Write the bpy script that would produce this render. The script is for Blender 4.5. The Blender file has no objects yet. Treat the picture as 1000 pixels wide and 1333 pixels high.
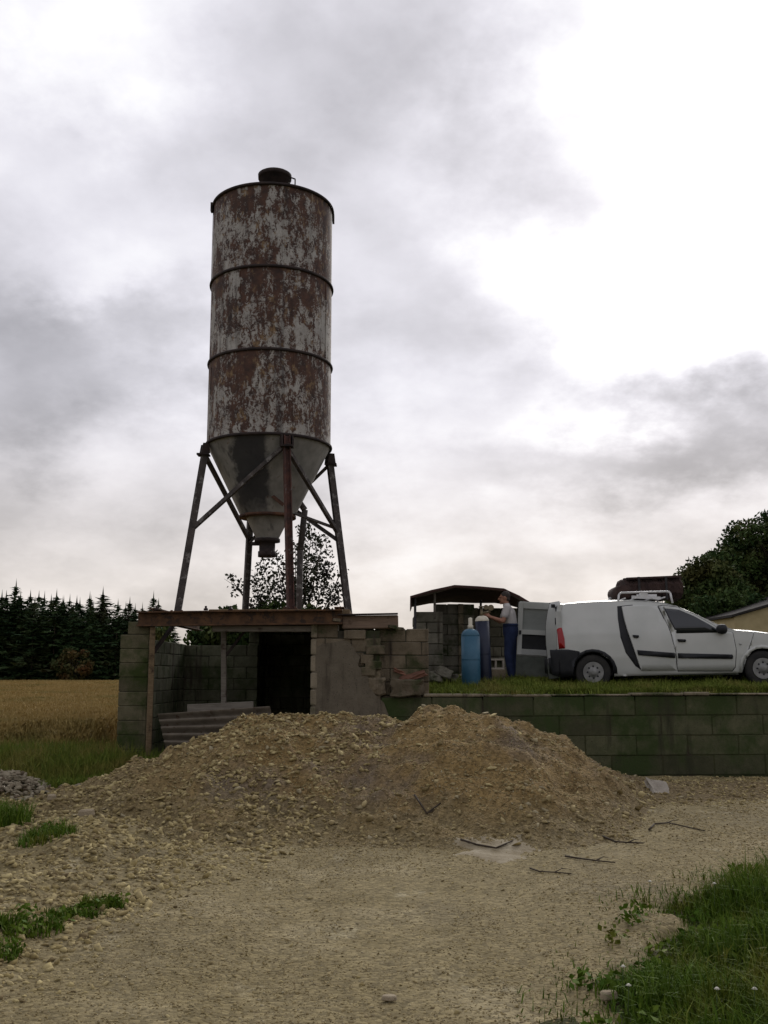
import bpy, bmesh, math, random
import numpy as np
from mathutils import Vector, Matrix, Euler

random.seed(7)
RNG = np.random.default_rng(11)
scene = bpy.context.scene
COL = scene.collection
R = math.radians

# ------------------------------------------------------------------ camera, sky, sun, exposure
EYE, FPX, HORIZON = 1.6, 1300.0, 875.0
PITCH = math.atan((HORIZON - 666.5) / FPX)
cam_d = bpy.data.cameras.new('camera')
cam = bpy.data.objects.new('camera', cam_d)
COL.objects.link(cam)
cam.location = (0, 0, EYE)
cam.rotation_euler = (R(90) + PITCH, 0, 0)
cam_d.sensor_width = 36
cam_d.lens = 36 * FPX / 1333
cam_d.clip_start, cam_d.clip_end = 0.1, 3000
scene.camera = cam
CP, SP = math.cos(PITCH), math.sin(PITCH)


def ray(px, py):
    u, v = (px - 500) / FPX, (666.5 - py) / FPX
    return Vector((u, CP - v * SP, SP + v * CP))


def at(px, py, Y):
    """the point of the place seen at a photo pixel, at distance Y"""
    d = ray(px, py)
    return Vector((d.x * Y / d.y, Y, EYE + d.z * Y / d.y))


def on_ground(px, py, z=0.0):
    d = ray(px, py)
    t = (z - EYE) / d.z
    return Vector((d.x * t, d.y * t, z))


SUN_EL, SUN_AZ = R(27), R(16)
world = bpy.data.worlds.new('World')
scene.world = world
world.use_nodes = True


def build_world():
    nt = world.node_tree
    N, L = nt.nodes, nt.links
    N.clear()

    def nd(t, **k):
        n = N.new(t)
        for a, b in k.items():
            setattr(n, a, b)
        return n

    def put(inp, v):
        if isinstance(v, bpy.types.NodeSocket):
            L.new(v, inp)
        else:
            inp.default_value = v

    def m(op, a, b=0.0, c=0.0, clamp=False):
        n = nd('ShaderNodeMath', operation=op, use_clamp=clamp)
        put(n.inputs[0], a); put(n.inputs[1], b); put(n.inputs[2], c)
        return n.outputs[0]

    def vm(op, a, b=(0, 0, 0), out=0):
        n = nd('ShaderNodeVectorMath', operation=op)
        put(n.inputs[0], a); put(n.inputs[1], b)
        return n.outputs[out]

    def mapr(v, a, b, c, d, smooth=True):
        n = nd('ShaderNodeMapRange', interpolation_type='SMOOTHSTEP' if smooth else 'LINEAR')
        n.clamp = True
        for i, x in enumerate((v, a, b, c, d)):
            put(n.inputs[i], x)
        return n.outputs[0]

    def noise(v, s, det=6, ro=0.55, col=False):
        n = nd('ShaderNodeTexNoise')
        put(n.inputs['Vector'], v)
        n.inputs['Scale'].default_value = s
        n.inputs['Detail'].default_value = det
        n.inputs['Roughness'].default_value = ro
        return n.outputs['Color' if col else 'Fac']

    def mixc(f, a, b):
        n = nd('ShaderNodeMix', data_type='RGBA')
        put(n.inputs[0], f); put(n.inputs[6], a); put(n.inputs[7], b)
        return n.outputs[2]

    d = nd('ShaderNodeTexCoord').outputs['Generated']
    sep = nd('ShaderNodeSeparateXYZ'); put(sep.inputs[0], d)
    z = m('MAXIMUM', sep.outputs[2], 0.0)
    # the cloud layer is flat: look it up where the ray meets it
    den = m('ADD', z, 0.42)
    comb = nd('ShaderNodeCombineXYZ')
    put(comb.inputs[0], m('DIVIDE', sep.outputs[0], den))
    put(comb.inputs[1], m('DIVIDE', sep.outputs[1], den))
    comb.inputs[2].default_value = 3.7
    pl = comb.outputs[0]
    warp = vm('MULTIPLY', vm('SUBTRACT', noise(pl, 3.8, 6, 0.60, True), (0.5, 0.5, 0.5)), (0.34, 0.34, 0.26))
    dw = vm('ADD', d, warp)
    n1 = noise(pl, 1.9, 7, 0.54)
    n2 = noise(vm('ADD', pl, (7.3, 2.1, 0.4)), 4.6, 6, 0.55)
    base = m('ADD', m('MULTIPLY', n1, 0.6), m('MULTIPLY', n2, 0.4))
    val = mapr(base, 0.33, 0.67, 0.37, 0.62)

    def blob(px, py, rx, ry, amount):
        c = ray(px, py).normalized()
        q = vm('MULTIPLY', vm('SUBTRACT', dw, tuple(c)), (FPX / rx, FPX / rx, FPX / ry))
        return m('MULTIPLY', mapr(vm('LENGTH', q, out=1), 0.05, 1.25, 1.0, 0.0), amount)

    for b in SKY_BLOBS:
        val = m('ADD', val, blob(*b))
    # brightening round the veiled sun
    sd = Vector((math.sin(SUN_AZ) * math.cos(SUN_EL), math.cos(SUN_AZ) * math.cos(SUN_EL), math.sin(SUN_EL)))
    dot = vm('DOT_PRODUCT', dw, tuple(sd), out=1)
    val = m('ADD', val, mapr(dot, 0.78, 1.0, 0.0, 0.20))
    val = m('MULTIPLY', val, mapr(vm('DOT_PRODUCT', d, tuple(sd), out=1), -0.9, 0.5, 0.80, 1.0))
    val = m('MAXIMUM', val, 0.24)
    tint = mixc(mapr(z, 0.0, 0.30, 0.0, 1.0), (1.06, 0.97, 0.90, 1), (0.975, 0.958, 1.035, 1))
    tint = mixc(mapr(val, 0.6, 0.95, 0.0, 1.0), tint, (1.0, 1.0, 1.0, 1))
    cl = vm('MULTIPLY', tint, nd('ShaderNodeCombineXYZ').outputs[0])
    comb2 = cl.node.inputs[1].links[0].from_node
    for i in range(3):
        put(comb2.inputs[i], val)
    sky = nd('ShaderNodeTexSky', sky_type='NISHITA')
    sky.sun_disc = False
    sky.sun_elevation = SUN_EL
    sky.sun_rotation = SUN_AZ
    b1 = nd('ShaderNodeBackground'); L.new(sky.outputs[0], b1.inputs[0]); b1.inputs[1].default_value = 0.06
    b2 = nd('ShaderNodeBackground'); L.new(cl, b2.inputs[0]); b2.inputs[1].default_value = 1.0
    mx = nd('ShaderNodeMixShader'); mx.inputs[0].default_value = 0.96
    L.new(b1.outputs[0], mx.inputs[1]); L.new(b2.outputs[0], mx.inputs[2])
    out = nd('ShaderNodeOutputWorld'); L.new(mx.outputs[0], out.inputs[0])


# dark and bright cloud masses: direction given by a photo pixel, size in pixels, amount
SKY_BLOBS = [
    (390, 110, 290, 190, -0.18), (600, 60, 320, 120, -0.12), (110, 470, 220, 115, -0.23),
    (910, 575, 240, 100, -0.48), (630, 390, 190, 170, -0.12), (660, 600, 170, 80, -0.10), (500, 330, 150, 140, -0.04),
    (130, 20, 200, 110, 0.30), (900, 240, 360, 390, 0.30), (1010, 80, 290, 300, 0.16), (630, 200, 190, 210, -0.09), (960, 410, 260, 190, 0.20),
    (480, 540, 160, 80, 0.09), (150, 375, 130, 50, 0.09), (60, 640, 240, 70, 0.05), (40, 200, 260, 160, 0.06),
]
build_world()
sun_d = bpy.data.lights.new('sun', 'SUN')
sun_d.energy = 1.35
sun_d.angle = R(26)
sun_d.color = (1.0, 0.95, 0.88)
sun = bpy.data.objects.new('sun', sun_d)
COL.objects.link(sun)
sun.rotation_euler = (SUN_EL - R(90), 0, -SUN_AZ)   # shines down from behind the silo, to the right
sun.location = (6, 20, 15)
scene.view_settings.view_transform = 'Standard'
scene.view_settings.look = 'None'
scene.view_settings.gamma = 1
scene.view_settings.use_curve_mapping = False
scene.view_settings.exposure = 0.40
scene.render.engine = 'CYCLES'
scene.cycles.max_bounces = 6

# ------------------------------------------------------------------ helpers


def tag(o, label=None, cat=None, group=None, kind=None):
    if label: o['label'] = label
    if cat: o['category'] = cat
    if group: o['group'] = group
    if kind: o['kind'] = kind
    return o


def empty(name, loc=(0, 0, 0), rot=(0, 0, 0), label=None, cat=None, group=None):
    o = bpy.data.objects.new(name, None)
    COL.objects.link(o)
    o.location = loc
    o.rotation_euler = rot
    o.empty_display_size = 0.2
    return tag(o, label, cat, group)


def link(name, me, parent=None, loc=None, rot=None):
    o = bpy.data.objects.new(name, me)
    COL.objects.link(o)
    if parent is not None: o.parent = parent
    if loc is not None: o.location = loc
    if rot is not None: o.rotation_euler = rot
    return o


class MB:
    """collects simple shapes and links them as ONE mesh"""

    def __init__(self):
        self.v, self.f, self.s = [], [], []

    def add(self, vs, fs, smooth=False):
        n = len(self.v)
        self.v += [tuple(p) for p in vs]
        self.f += [tuple(i + n for i in q) for q in fs]
        self.s += [smooth] * len(fs)
        return self

    def box(self, lo, hi, M=None):
        x0, y0, z0 = lo; x1, y1, z1 = hi
        vs = [Vector(p) for p in ((x0, y0, z0), (x1, y0, z0), (x1, y1, z0), (x0, y1, z0),
                                  (x0, y0, z1), (x1, y0, z1), (x1, y1, z1), (x0, y1, z1))]
        if M is not None: vs = [M @ p for p in vs]
        return self.add(vs, [(0, 3, 2, 1), (4, 5, 6, 7), (0, 1, 5, 4), (1, 2, 6, 5), (2, 3, 7, 6), (3, 0, 4, 7)])

    def frame(self, a, b, up=(0, 0, 1)):
        a, b = Vector(a), Vector(b)
        z = (b - a).normalized()
        x = Vector(up).cross(z)
        if x.length < 1e-4: x = Vector((1, 0, 0)).cross(z)
        x.normalize()
        y = z.cross(x)
        return a, (b - a).length, Matrix((x, y, z)).transposed()

    def section(self, a, b, prof, up=(0, 0, 1), smooth=False, prof2=None):
        """a closed profile swept from a to b"""
        a, l, M = self.frame(a, b, up)
        n = len(prof)
        vs = [a + M @ Vector((p[0], p[1], 0)) for p in prof] + [a + M @ Vector((p[0], p[1], l)) for p in (prof2 or prof)]
        fs = [(i, (i + 1) % n, n + (i + 1) % n, n + i) for i in range(n)]
        self.add(vs, fs, smooth)
        k = len(self.v) - 2 * n
        self.f += [tuple(k + i for i in reversed(range(n))), tuple(k + n + i for i in range(n))]
        self.s += [False, False]
        return self

    def bar(self, a, b, w, h, up=(0, 0, 1)):
        return self.section(a, b, [(-w / 2, -h / 2), (w / 2, -h / 2), (w / 2, h / 2), (-w / 2, h / 2)], up)

    def ibeam(self, a, b, w, h, t=0.018, up=(0, 0, 1)):
        W, H = w / 2, h / 2
        p = [(-W, -H), (W, -H), (W, -H + t), (t / 2, -H + t), (t / 2, H - t), (W, H - t), (W, H), (-W, H), (-W, H - t),
             (-t / 2, H - t), (-t / 2, -H + t), (-W, -H + t)]
        return self.section(a, b, p, up)

    def angle(self, a, b, w, t=0.012, up=(0, 0, 1)):
        p = [(0, 0), (w, 0), (w, t), (t, t), (t, w), (0, w)]
        return self.section(a, b, [(x - w / 3, y - w / 3) for x, y in p], up)

    def tube(self, a, b, r, n=10, r2=None):
        p = [(r * math.cos(2 * math.pi * i / n), r * math.sin(2 * math.pi * i / n)) for i in range(n)]
        q = None if r2 is None else [(x * r2 / r, y * r2 / r) for x, y in p]
        return self.section(a, b, p, smooth=True, prof2=q)

    def path(self, pts, r, n=8):
        for i in range(len(pts) - 1):
            rr = r if not hasattr(r, '__len__') else r[i]
            r2 = r if not hasattr(r, '__len__') else r[i + 1]
            self.tube(pts[i], pts[i + 1], rr, n, r2)
        return self

    def lathe(self, prof, n=32, c=(0, 0, 0), axis='z', cap=True, smooth=True):
        c = Vector(c)
        vs = []
        for r, h in prof:
            for i in range(n):
                a = 2 * math.pi * i / n
                p = Vector((r * math.cos(a), r * math.sin(a), h))
                if axis == 'y': p = Vector((p.x, p.z, -p.y))
                if axis == 'x': p = Vector((p.z, p.y, -p.x))
                vs.append(c + p)
        fs = []
        for k in range(len(prof) - 1):
            for i in range(n):
                j = (i + 1) % n
                fs.append((k * n + i, k * n + j, (k + 1) * n + j, (k + 1) * n + i))
        self.add(vs, fs, smooth)
        if cap:
            m = len(self.v) - len(vs)
            self.f += [tuple(m + i for i in reversed(range(n))), tuple(m + (len(prof) - 1) * n + i for i in range(n))]
            self.s += [False, False]
        return self

    def mesh(self, name, mat):
        me = bpy.data.meshes.new(name)
        me.from_pydata(self.v, [], self.f)
        if mat: me.materials.append(mat)
        me.polygons.foreach_set('use_smooth', self.s)
        me.update()
        return me

    def build(self, name, mat, parent=None, bevel=0.0, label=None, **k):
        me = self.mesh(name, mat)
        if bevel:
            bevel_mesh(me, bevel)
        o = link(name, me, parent)
        if label: o['label'] = label
        return o


def bevel_mesh(me, w, seg=1):
    bm = bmesh.new(); bm.from_mesh(me)
    es = [e for e in bm.edges if len(e.link_faces) == 2 and e.calc_face_angle(0) > 0.6]
    bmesh.ops.bevel(bm, geom=es, offset=w, segments=seg, affect='EDGES', profile=0.5)
    bm.to_mesh(me); bm.free()


def mesh_tris(name, V, T, mat=None, attr=None, smooth=False):
    me = bpy.data.meshes.new(name)
    V = np.asarray(V, np.float32); T = np.asarray(T, np.int32)
    me.vertices.add(len(V)); me.vertices.foreach_set('co', V.ravel())
    k = T.shape[1]
    me.loops.add(T.size); me.loops.foreach_set('vertex_index', T.ravel())
    me.polygons.add(len(T)); me.polygons.foreach_set('loop_start', np.arange(0, T.size, k, dtype=np.int32))
    if smooth: me.polygons.foreach_set('use_smooth', np.ones(len(T), bool))
    if attr is not None:
        a = me.attributes.new('rnd', 'FLOAT', 'POINT')
        a.data.foreach_set('value', np.asarray(attr, np.float32))
    me.update(calc_edges=True)
    me.validate()
    if mat: me.materials.append(mat)
    return me


def hash2(i, j, s):
    h = np.sin(i * 127.1 + j * 311.7 + s * 74.7) * 43758.5453
    return h - np.floor(h)


def vnoise(x, y, s=0):
    x = np.asarray(x, float); y = np.asarray(y, float)
    i, j = np.floor(x), np.floor(y)
    u, v = x - i, y - j
    u = u * u * (3 - 2 * u); v = v * v * (3 - 2 * v)
    return ((hash2(i, j, s) * (1 - u) + hash2(i + 1, j, s) * u) * (1 - v)
            + (hash2(i, j + 1, s) * (1 - u) + hash2(i + 1, j + 1, s) * u) * v) - 0.5


def fbm(x, y, o=4, s=0):
    r, a = 0, 1.0
    for k in range(o):
        r = r + a * vnoise(np.asarray(x) * 2 ** k, np.asarray(y) * 2 ** k, s + k); a *= 0.5
    return r


def sstep(a, b, x):
    t = np.clip((np.asarray(x, float) - a) / (b - a), 0, 1)
    return t * t * (3 - 2 * t)


# ------------------------------------------------------------------ materials
MATS = {}


class NT:
    def __init__(self, name):
        self.m = bpy.data.materials.new(name)
        self.m.use_nodes = True
        self.t = self.m.node_tree
        self.N, self.L = self.t.nodes, self.t.links
        self.N.clear()
        self.out = self.N.new('ShaderNodeOutputMaterial')
        self.b = self.N.new('ShaderNodeBsdfPrincipled')
        self.L.new(self.b.outputs[0], self.out.inputs[0])
        self.obj = self.N.new('ShaderNodeTexCoord').outputs['Object']
        self.pos = self.N.new('ShaderNodeNewGeometry').outputs['Position']

    def put(self, inp, v):
        if isinstance(v, bpy.types.NodeSocket): self.L.new(v, inp)
        else:
            if hasattr(inp.default_value, '__len__') and len(inp.default_value) == 4 and len(v) == 3: v = (*v, 1)
            inp.default_value = v

    def noise(self, scale, det=5, ro=0.55, vec=None, stretch=None, color=False, dist=0.0):
        n = self.N.new('ShaderNodeTexNoise')
        v = vec or self.obj
        if stretch:
            mp = self.N.new('ShaderNodeMapping'); self.L.new(v, mp.inputs[0])
            mp.inputs['Scale'].default_value = stretch; v = mp.outputs[0]
        self.L.new(v, n.inputs['Vector'])
        n.inputs['Scale'].default_value = scale; n.inputs['Detail'].default_value = det
        n.inputs['Roughness'].default_value = ro; n.inputs['Distortion'].default_value = dist
        return n.outputs['Color' if color else 'Fac']

    def voro(self, scale, out='Distance', vec=None, feature='F1'):
        n = self.N.new('ShaderNodeTexVoronoi'); n.feature = feature
        self.L.new(vec or self.obj, n.inputs['Vector']); n.inputs['Scale'].default_value = scale
        return n.outputs[out]

    def mr(self, v, a, b, c=0.0, d=1.0):
        n = self.N.new('ShaderNodeMapRange'); n.clamp = True
        for i, x in enumerate((v, a, b, c, d)): self.put(n.inputs[i], x)
        return n.outputs[0]

    def mix(self, f, a, b, mode='MIX'):
        n = self.N.new('ShaderNodeMix'); n.data_type = 'RGBA'; n.blend_type = mode
        self.put(n.inputs[0], f); self.put(n.inputs[6], a); self.put(n.inputs[7], b)
        return n.outputs[2]

    def math(self, op, a, b=0.0):
        n = self.N.new('ShaderNodeMath'); n.operation = op
        self.put(n.inputs[0], a); self.put(n.inputs[1], b)
        return n.outputs[0]

    def rand(self):
        return self.N.new('ShaderNodeObjectInfo').outputs['Random']

    def attr(self, name='rnd'):
        n = self.N.new('ShaderNodeAttribute'); n.attribute_name = name
        return n.outputs['Fac']

    def sep(self, v):
        n = self.N.new('ShaderNodeSeparateXYZ'); self.L.new(v, n.inputs[0]); return n.outputs

    def bump(self, h, strength=0.5, dist=0.02, normal=None):
        n = self.N.new('ShaderNodeBump'); self.put(n.inputs['Height'], h)
        n.inputs['Strength'].default_value = strength; n.inputs['Distance'].default_value = dist
        if normal is not None: self.L.new(normal, n.inputs['Normal'])
        self.L.new(n.outputs[0], self.b.inputs['Normal'])
        return n.outputs[0]

    def done(self, color, rough=0.85, metal=0.0, spec=0.3):
        self.put(self.b.inputs['Base Color'], color)
        self.put(self.b.inputs['Roughness'], rough)
        self.put(self.b.inputs['Metallic'], metal)
        self.b.inputs['Specular IOR Level'].default_value = spec
        return self.m


def hsv_rand(t, col, r, lo=0.75, hi=1.25):
    """scales brightness by a 0..1 value"""
    n = t.N.new('ShaderNodeHueSaturation')
    t.put(n.inputs['Value'], t.mr(r, 0, 1, lo, hi)); t.put(n.inputs['Color'], col)
    return n.outputs[0]


def mat_simple(name, c1, c2=None, scale=6, rough=0.8, metal=0, bump=0.0, bscale=30, spec=0.3, rnd=False, world=False):
    t = NT(name)
    v = t.pos if world else t.obj
    col = c1
    if c2: col = t.mix(t.mr(t.noise(scale, 6, 0.6, vec=v), 0.35, 0.65), c1, c2)
    if rnd: col = hsv_rand(t, col if c2 else t.mix(0.0, c1, c1), t.rand(), 0.7, 1.3)
    if bump: t.bump(t.noise(bscale, 6, 0.6, vec=v), bump, 0.02)
    return t.done(col, rough, metal, spec)


SILO_SEAMS = [4.73, 6.31, 7.92]


def mat_silo():
    t = NT('flaking_paint_on_rust')
    big = t.noise(1.1, 4, 0.6)
    flake = t.noise(11, 10, 0.72, stretch=(1, 1, 0.62), dist=0.9)
    streak = t.noise(3.4, 7, 0.68, stretch=(2.0, 2.0, 0.40))
    fine = t.noise(30, 7, 0.8, dist=.4)
    z = t.sep(t.obj)[2]
    f = t.math('ADD', t.math('MULTIPLY', flake, 0.75), t.math('MULTIPLY', streak, 0.45))
    f = t.math('ADD', f, t.math('MULTIPLY', big, 0.60))
    for zz in SILO_SEAMS:       # rust runs down from the seams
        dd = t.math('SUBTRACT', zz, z)
        run = t.math('MULTIPLY', t.mr(dd, 0.0, 0.75, 1.0, 0.0), t.mr(dd, -0.02, 0.0))
        f = t.math('SUBTRACT', f, t.math('MULTIPLY', run, t.mr(t.noise(4.5, 4, 0.6, stretch=(1.6, 1.6, 0.10)), 0.40, 0.65, 0.0, 0.18)))
    f = t.math('ADD', f, t.math('MULTIPLY', fine, 0.62))
    mask = t.mr(f, 1.203, 1.255)
    rust = t.mix(t.mr(t.noise(7, 6, 0.65), 0.35, 0.68), (0.040, 0.025, 0.021), (0.115, 0.056, 0.036))
    rust = t.mix(t.mr(t.noise(6.5, 7, 0.68, stretch=(1, 1, 0.6)), 0.55, 0.66), rust, (0.25, 0.165, 0.085))
    paint = t.mix(t.mr(t.noise(3, 5, 0.6), 0.3, 0.7), (0.31, 0.295, 0.27), (0.48, 0.46, 0.42))
    paint = t.mix(t.mr(fine, 0.5, 0.75), paint, (0.2, 0.16, 0.13))
    col = t.mix(mask, rust, paint)
    dark = t.mr(t.noise(2.0, 5, 0.6, stretch=(2.5, 2.5, 0.22)), 0.56, 0.70)
    col = t.mix(t.math('MULTIPLY', dark, 0.7), col, (0.030, 0.024, 0.024))
    t.bump(t.math('ADD', mask, t.math('MULTIPLY', fine, 0.5)), 0.35, 0.01)
    return t.done(col, 0.75, 0.0, 0.3)


def mat_cone():
    t = NT('dark_weathered_steel')
    streak = t.noise(2.2, 6, 0.6, stretch=(2.0, 2.0, 0.25))
    col = t.mix(t.mr(t.noise(3.5, 6, 0.6), 0.35, 0.65), (0.17, 0.165, 0.15), (0.28, 0.27, 0.245))
    col = t.mix(t.mr(streak, 0.60, 0.70, 0, .8), col, (0.030, 0.030, 0.031))
    col = t.mix(t.mr(t.noise(9, 6, 0.65), 0.62, 0.72), col, (0.13, 0.07, 0.045))
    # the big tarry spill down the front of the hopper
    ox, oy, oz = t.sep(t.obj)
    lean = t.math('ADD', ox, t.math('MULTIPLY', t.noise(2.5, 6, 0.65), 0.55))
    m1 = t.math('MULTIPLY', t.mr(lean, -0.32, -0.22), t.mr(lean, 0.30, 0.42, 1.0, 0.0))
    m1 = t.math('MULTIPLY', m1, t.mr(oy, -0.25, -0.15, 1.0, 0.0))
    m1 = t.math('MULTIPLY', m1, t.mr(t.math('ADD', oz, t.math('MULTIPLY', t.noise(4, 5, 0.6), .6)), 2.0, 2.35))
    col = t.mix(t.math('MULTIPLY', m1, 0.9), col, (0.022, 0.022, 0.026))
    t.bump(t.noise(18, 5, 0.6), 0.2, 0.01)
    return t.done(col, 0.6, 0.0, 0.35)


def mat_rust(name='rusty_steel', c1=(0.05, 0.03, 0.026), c2=(0.14, 0.068, 0.04), c3=(0.2, 0.19, 0.18), th=0.62):
    t = NT(name)
    col = t.mix(t.mr(t.noise(6, 6, 0.65), 0.35, 0.65), c1, c2)
    col = t.mix(t.mr(t.noise(9, 7, 0.65), th, th + 0.06), col, c3)
    t.bump(t.noise(40, 6, 0.7), 0.35, 0.01)
    return t.done(col, 0.85, 0, 0.25)


def mat_concrete(name, c1, c2, moss=(0.030, 0.042, 0.014), mossy=0.5, dirt=(0.05, 0.04, 0.03), rnd=True):
    t = NT(name)
    col = t.mix(t.mr(t.noise(5, 7, 0.65, vec=t.pos), 0.32, 0.68), c1, c2)
    if rnd: col = hsv_rand(t, col, t.rand(), 0.72, 1.28)
    col = t.mix(t.mr(t.noise(1.6, 6, 0.65, vec=t.pos), 0.62 - 0.25 * mossy, 0.74 - 0.2 * mossy), col, moss)
    col = t.mix(t.mr(t.noise(2.2, 5, 0.6, vec=t.pos, stretch=(2.6, 2.6, 0.35)), 0.55, 0.72), col, dirt)
    sp = t.noise(60, 3, 0.6, vec=t.pos)
    col = t.mix(t.mr(sp, 0.62, 0.72), col, (0.03, 0.028, 0.024))
    t.bump(t.math('ADD', t.noise(28, 7, 0.7, vec=t.pos), t.math('MULTIPLY', sp, 0.4)), 0.55, 0.02)
    return t.done(col, 0.95, 0, 0.15)


def mat_wood(name, c1, c2):
    t = NT(name)
    g = t.noise(3, 6, 0.65, stretch=(1, 14, 14))
    col = t.mix(t.mr(g, 0.35, 0.65), c1, c2)
    col = t.mix(t.mr(t.noise(5, 5, 0.6), 0.58, 0.7), col, (0.045, 0.03, 0.02))
    t.bump(g, 0.4, 0.01)
    return t.done(col, 0.9, 0, 0.15)


def mat_soil(name, kind):
    t = NT(name)
    p = t.pos
    x, y, z = t.sep(p)
    g1 = t.noise(0.55, 5, 0.6, vec=p)
    g2 = t.noise(2.6, 6, 0.65, vec=p)
    g3 = t.noise(22, 5, 0.7, vec=p)
    if kind == 'mound':
        col = t.mix(t.mr(g2, 0.3, 0.7), (0.190, 0.126, 0.050), (0.280, 0.198, 0.086))
        col = t.mix(t.mr(t.noise(0.9, 5, 0.6, vec=p), 0.50, 0.66), col, (0.165, 0.128, 0.088))
        col = t.mix(t.mr(t.noise(5.5, 6, 0.7, vec=p), 0.56, 0.70, 0, .75), col, (0.115, 0.078, 0.038))
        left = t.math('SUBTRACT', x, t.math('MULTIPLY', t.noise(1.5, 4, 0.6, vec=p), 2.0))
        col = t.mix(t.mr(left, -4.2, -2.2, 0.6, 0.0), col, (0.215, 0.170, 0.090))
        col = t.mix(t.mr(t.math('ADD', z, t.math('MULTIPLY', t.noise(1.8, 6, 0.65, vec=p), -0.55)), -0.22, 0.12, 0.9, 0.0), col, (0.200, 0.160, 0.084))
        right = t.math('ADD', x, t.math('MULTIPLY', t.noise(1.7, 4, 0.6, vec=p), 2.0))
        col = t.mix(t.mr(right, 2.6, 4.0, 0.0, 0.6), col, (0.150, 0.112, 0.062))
    elif kind == 'yard':
        col = t.mix(t.mr(g2, 0.3, 0.7), (0.170, 0.136, 0.066), (0.240, 0.196, 0.104))
        col = t.mix(t.mr(g1, 0.52, 0.68), col, (0.30, 0.252, 0.15))
        col = t.mix(t.mr(t.noise(0.8, 6, 0.62, vec=p, stretch=(1, 0.5, 1)), 0.52, 0.66), col, (0.180, 0.148, 0.082))
        col = t.mix(t.mr(t.noise(1.7, 6, 0.7, vec=p, stretch=(1, .6, 1)), 0.60, 0.72, 0, .8), col, (0.38, 0.335, 0.22))
    else:
        col = t.mix(t.mr(g2, 0.35, 0.65), (0.040, 0.052, 0.018), (0.075, 0.062, 0.030))
    vor = t.voro(34, 'Distance', vec=p)
    vc = t.voro(34, 'Color', vec=p)
    vs = t.N.new('ShaderNodeSeparateColor'); t.L.new(vc, vs.inputs[0])
    if kind != 'earth':
        col = hsv_rand(t, col, vs.outputs[0], 0.70, 1.32)
        col = t.mix(t.mr(g3, 0.60, 0.75), col, (0.085, 0.062, 0.036))
    h = t.math('ADD', t.math('MULTIPLY', vor, -0.8), g3)
    t.bump(h, 0.45 if kind == 'yard' else 0.9, 0.03)
    return t.done(col, 0.95, 0, 0.12)


def mat_stone(name, c1, c2, c3):
    t = NT(name)
    a = t.attr()
    col = t.mix(a, c1, c2)
    f = t.math('FRACT', t.math('MULTIPLY', a, 7.31))
    col = t.mix(t.mr(f, 0.7, 0.95), col, c3)
    col = t.mix(t.mr(t.noise(25, 4, 0.6, vec=t.pos), 0.45, 0.7, 0, 0.6), col, (0.10, 0.07, 0.04))
    return t.done(col, 0.95, 0, 0.12)


def mat_leaf(name, c1, c2, c3, scale=1.2):
    t = NT(name)
    a = t.attr()
    col = t.mix(a, c1, c2)
    col = t.mix(t.mr(t.noise(scale, 4, 0.6, vec=t.pos), 0.50, 0.68), col, c3)
    return t.done(col, 0.75, 0, 0.15)


M = MATS
M['silo'] = mat_silo()
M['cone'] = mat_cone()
M['rust'] = mat_rust()
M['leg'] = mat_rust('rusty_red_leg_steel', (0.045, 0.03, 0.028), (0.12, 0.055, 0.042), (0.17, 0.15, 0.14), 0.6)
M['leggrey'] = mat_rust('grey_leg_steel', (0.05, 0.045, 0.043), (0.10, 0.085, 0.078), (0.19, 0.18, 0.17), 0.55)
M['beam'] = mat_rust('rusty_beam_steel', (0.055, 0.032, 0.020), (0.135, 0.072, 0.036), (0.045, 0.03, 0.022), 0.55)
M['band'] = mat_rust('dark_band_steel', (0.022, 0.018, 0.018), (0.048, 0.034, 0.03), (0.12, 0.11, 0.10), 0.66)
M['block'] = mat_concrete('weathered_block', (0.110, 0.090, 0.060), (0.185, 0.152, 0.106), mossy=0.40)
M['pier'] = mat_concrete('streaky_pier_block', (0.085, 0.078, 0.046), (0.145, 0.128, 0.080), mossy=0.85, moss=(0.040, 0.055, 0.016))
M['mossy'] = mat_concrete('mossy_block', (0.058, 0.062, 0.034), (0.095, 0.094, 0.054), mossy=0.8, moss=(0.040, 0.058, 0.020), dirt=(.040, .042, .024))
M['inner'] = mat_concrete('inner_block', (0.092, 0.096, 0.060), (0.145, 0.145, 0.095), mossy=0.6, moss=(.05, .066, .026))
M['mossmortar'] = mat_concrete('mossy_mortar', (0.036, 0.042, 0.018), (0.062, 0.064, 0.030), mossy=0.8, rnd=False)
M['mortar'] = mat_concrete('dark_mortar', (0.04, 0.038, 0.028), (0.065, 0.06, 0.045), mossy=0.6, rnd=False)
M['plaster'] = mat_concrete('cement_render', (0.115, 0.098, 0.072), (0.165, 0.142, 0.105), mossy=0.15, rnd=False)
M['coping'] = mat_concrete('pale_coping', (0.17, 0.145, 0.10), (0.28, 0.24, 0.175), mossy=0.45, rnd=False)
M['shedblock'] = mat_concrete('shed_block', (0.125, 0.118, 0.09), (0.20, 0.185, 0.145), mossy=0.4)
M['hollow'] = mat_concrete('loose_block', (0.25, 0.22, 0.18), (0.36, 0.33, 0.28), mossy=0.1)
M['redslab'] = mat_concrete('red_clay_slab', (0.16, 0.075, 0.05), (0.22, 0.11, 0.075), mossy=0.2)
M['wood'] = mat_wood('old_timber', (0.12, 0.085, 0.05), (0.20, 0.145, 0.085))
M['wood2'] = mat_wood('pinkish_timber', (0.16, 0.115, 0.085), (0.24, 0.175, 0.13))
M['greywood'] = mat_wood('grey_timber', (0.13, 0.115, 0.095), (0.21, 0.19, 0.16))
M['sheet'] = mat_rust('dull_corrugated_iron', (0.095, 0.08, 0.06), (0.15, 0.128, 0.098), (0.07, 0.045, 0.03), 0.58)
M['mound'] = mat_soil('ballast_soil', 'mound')
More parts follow.
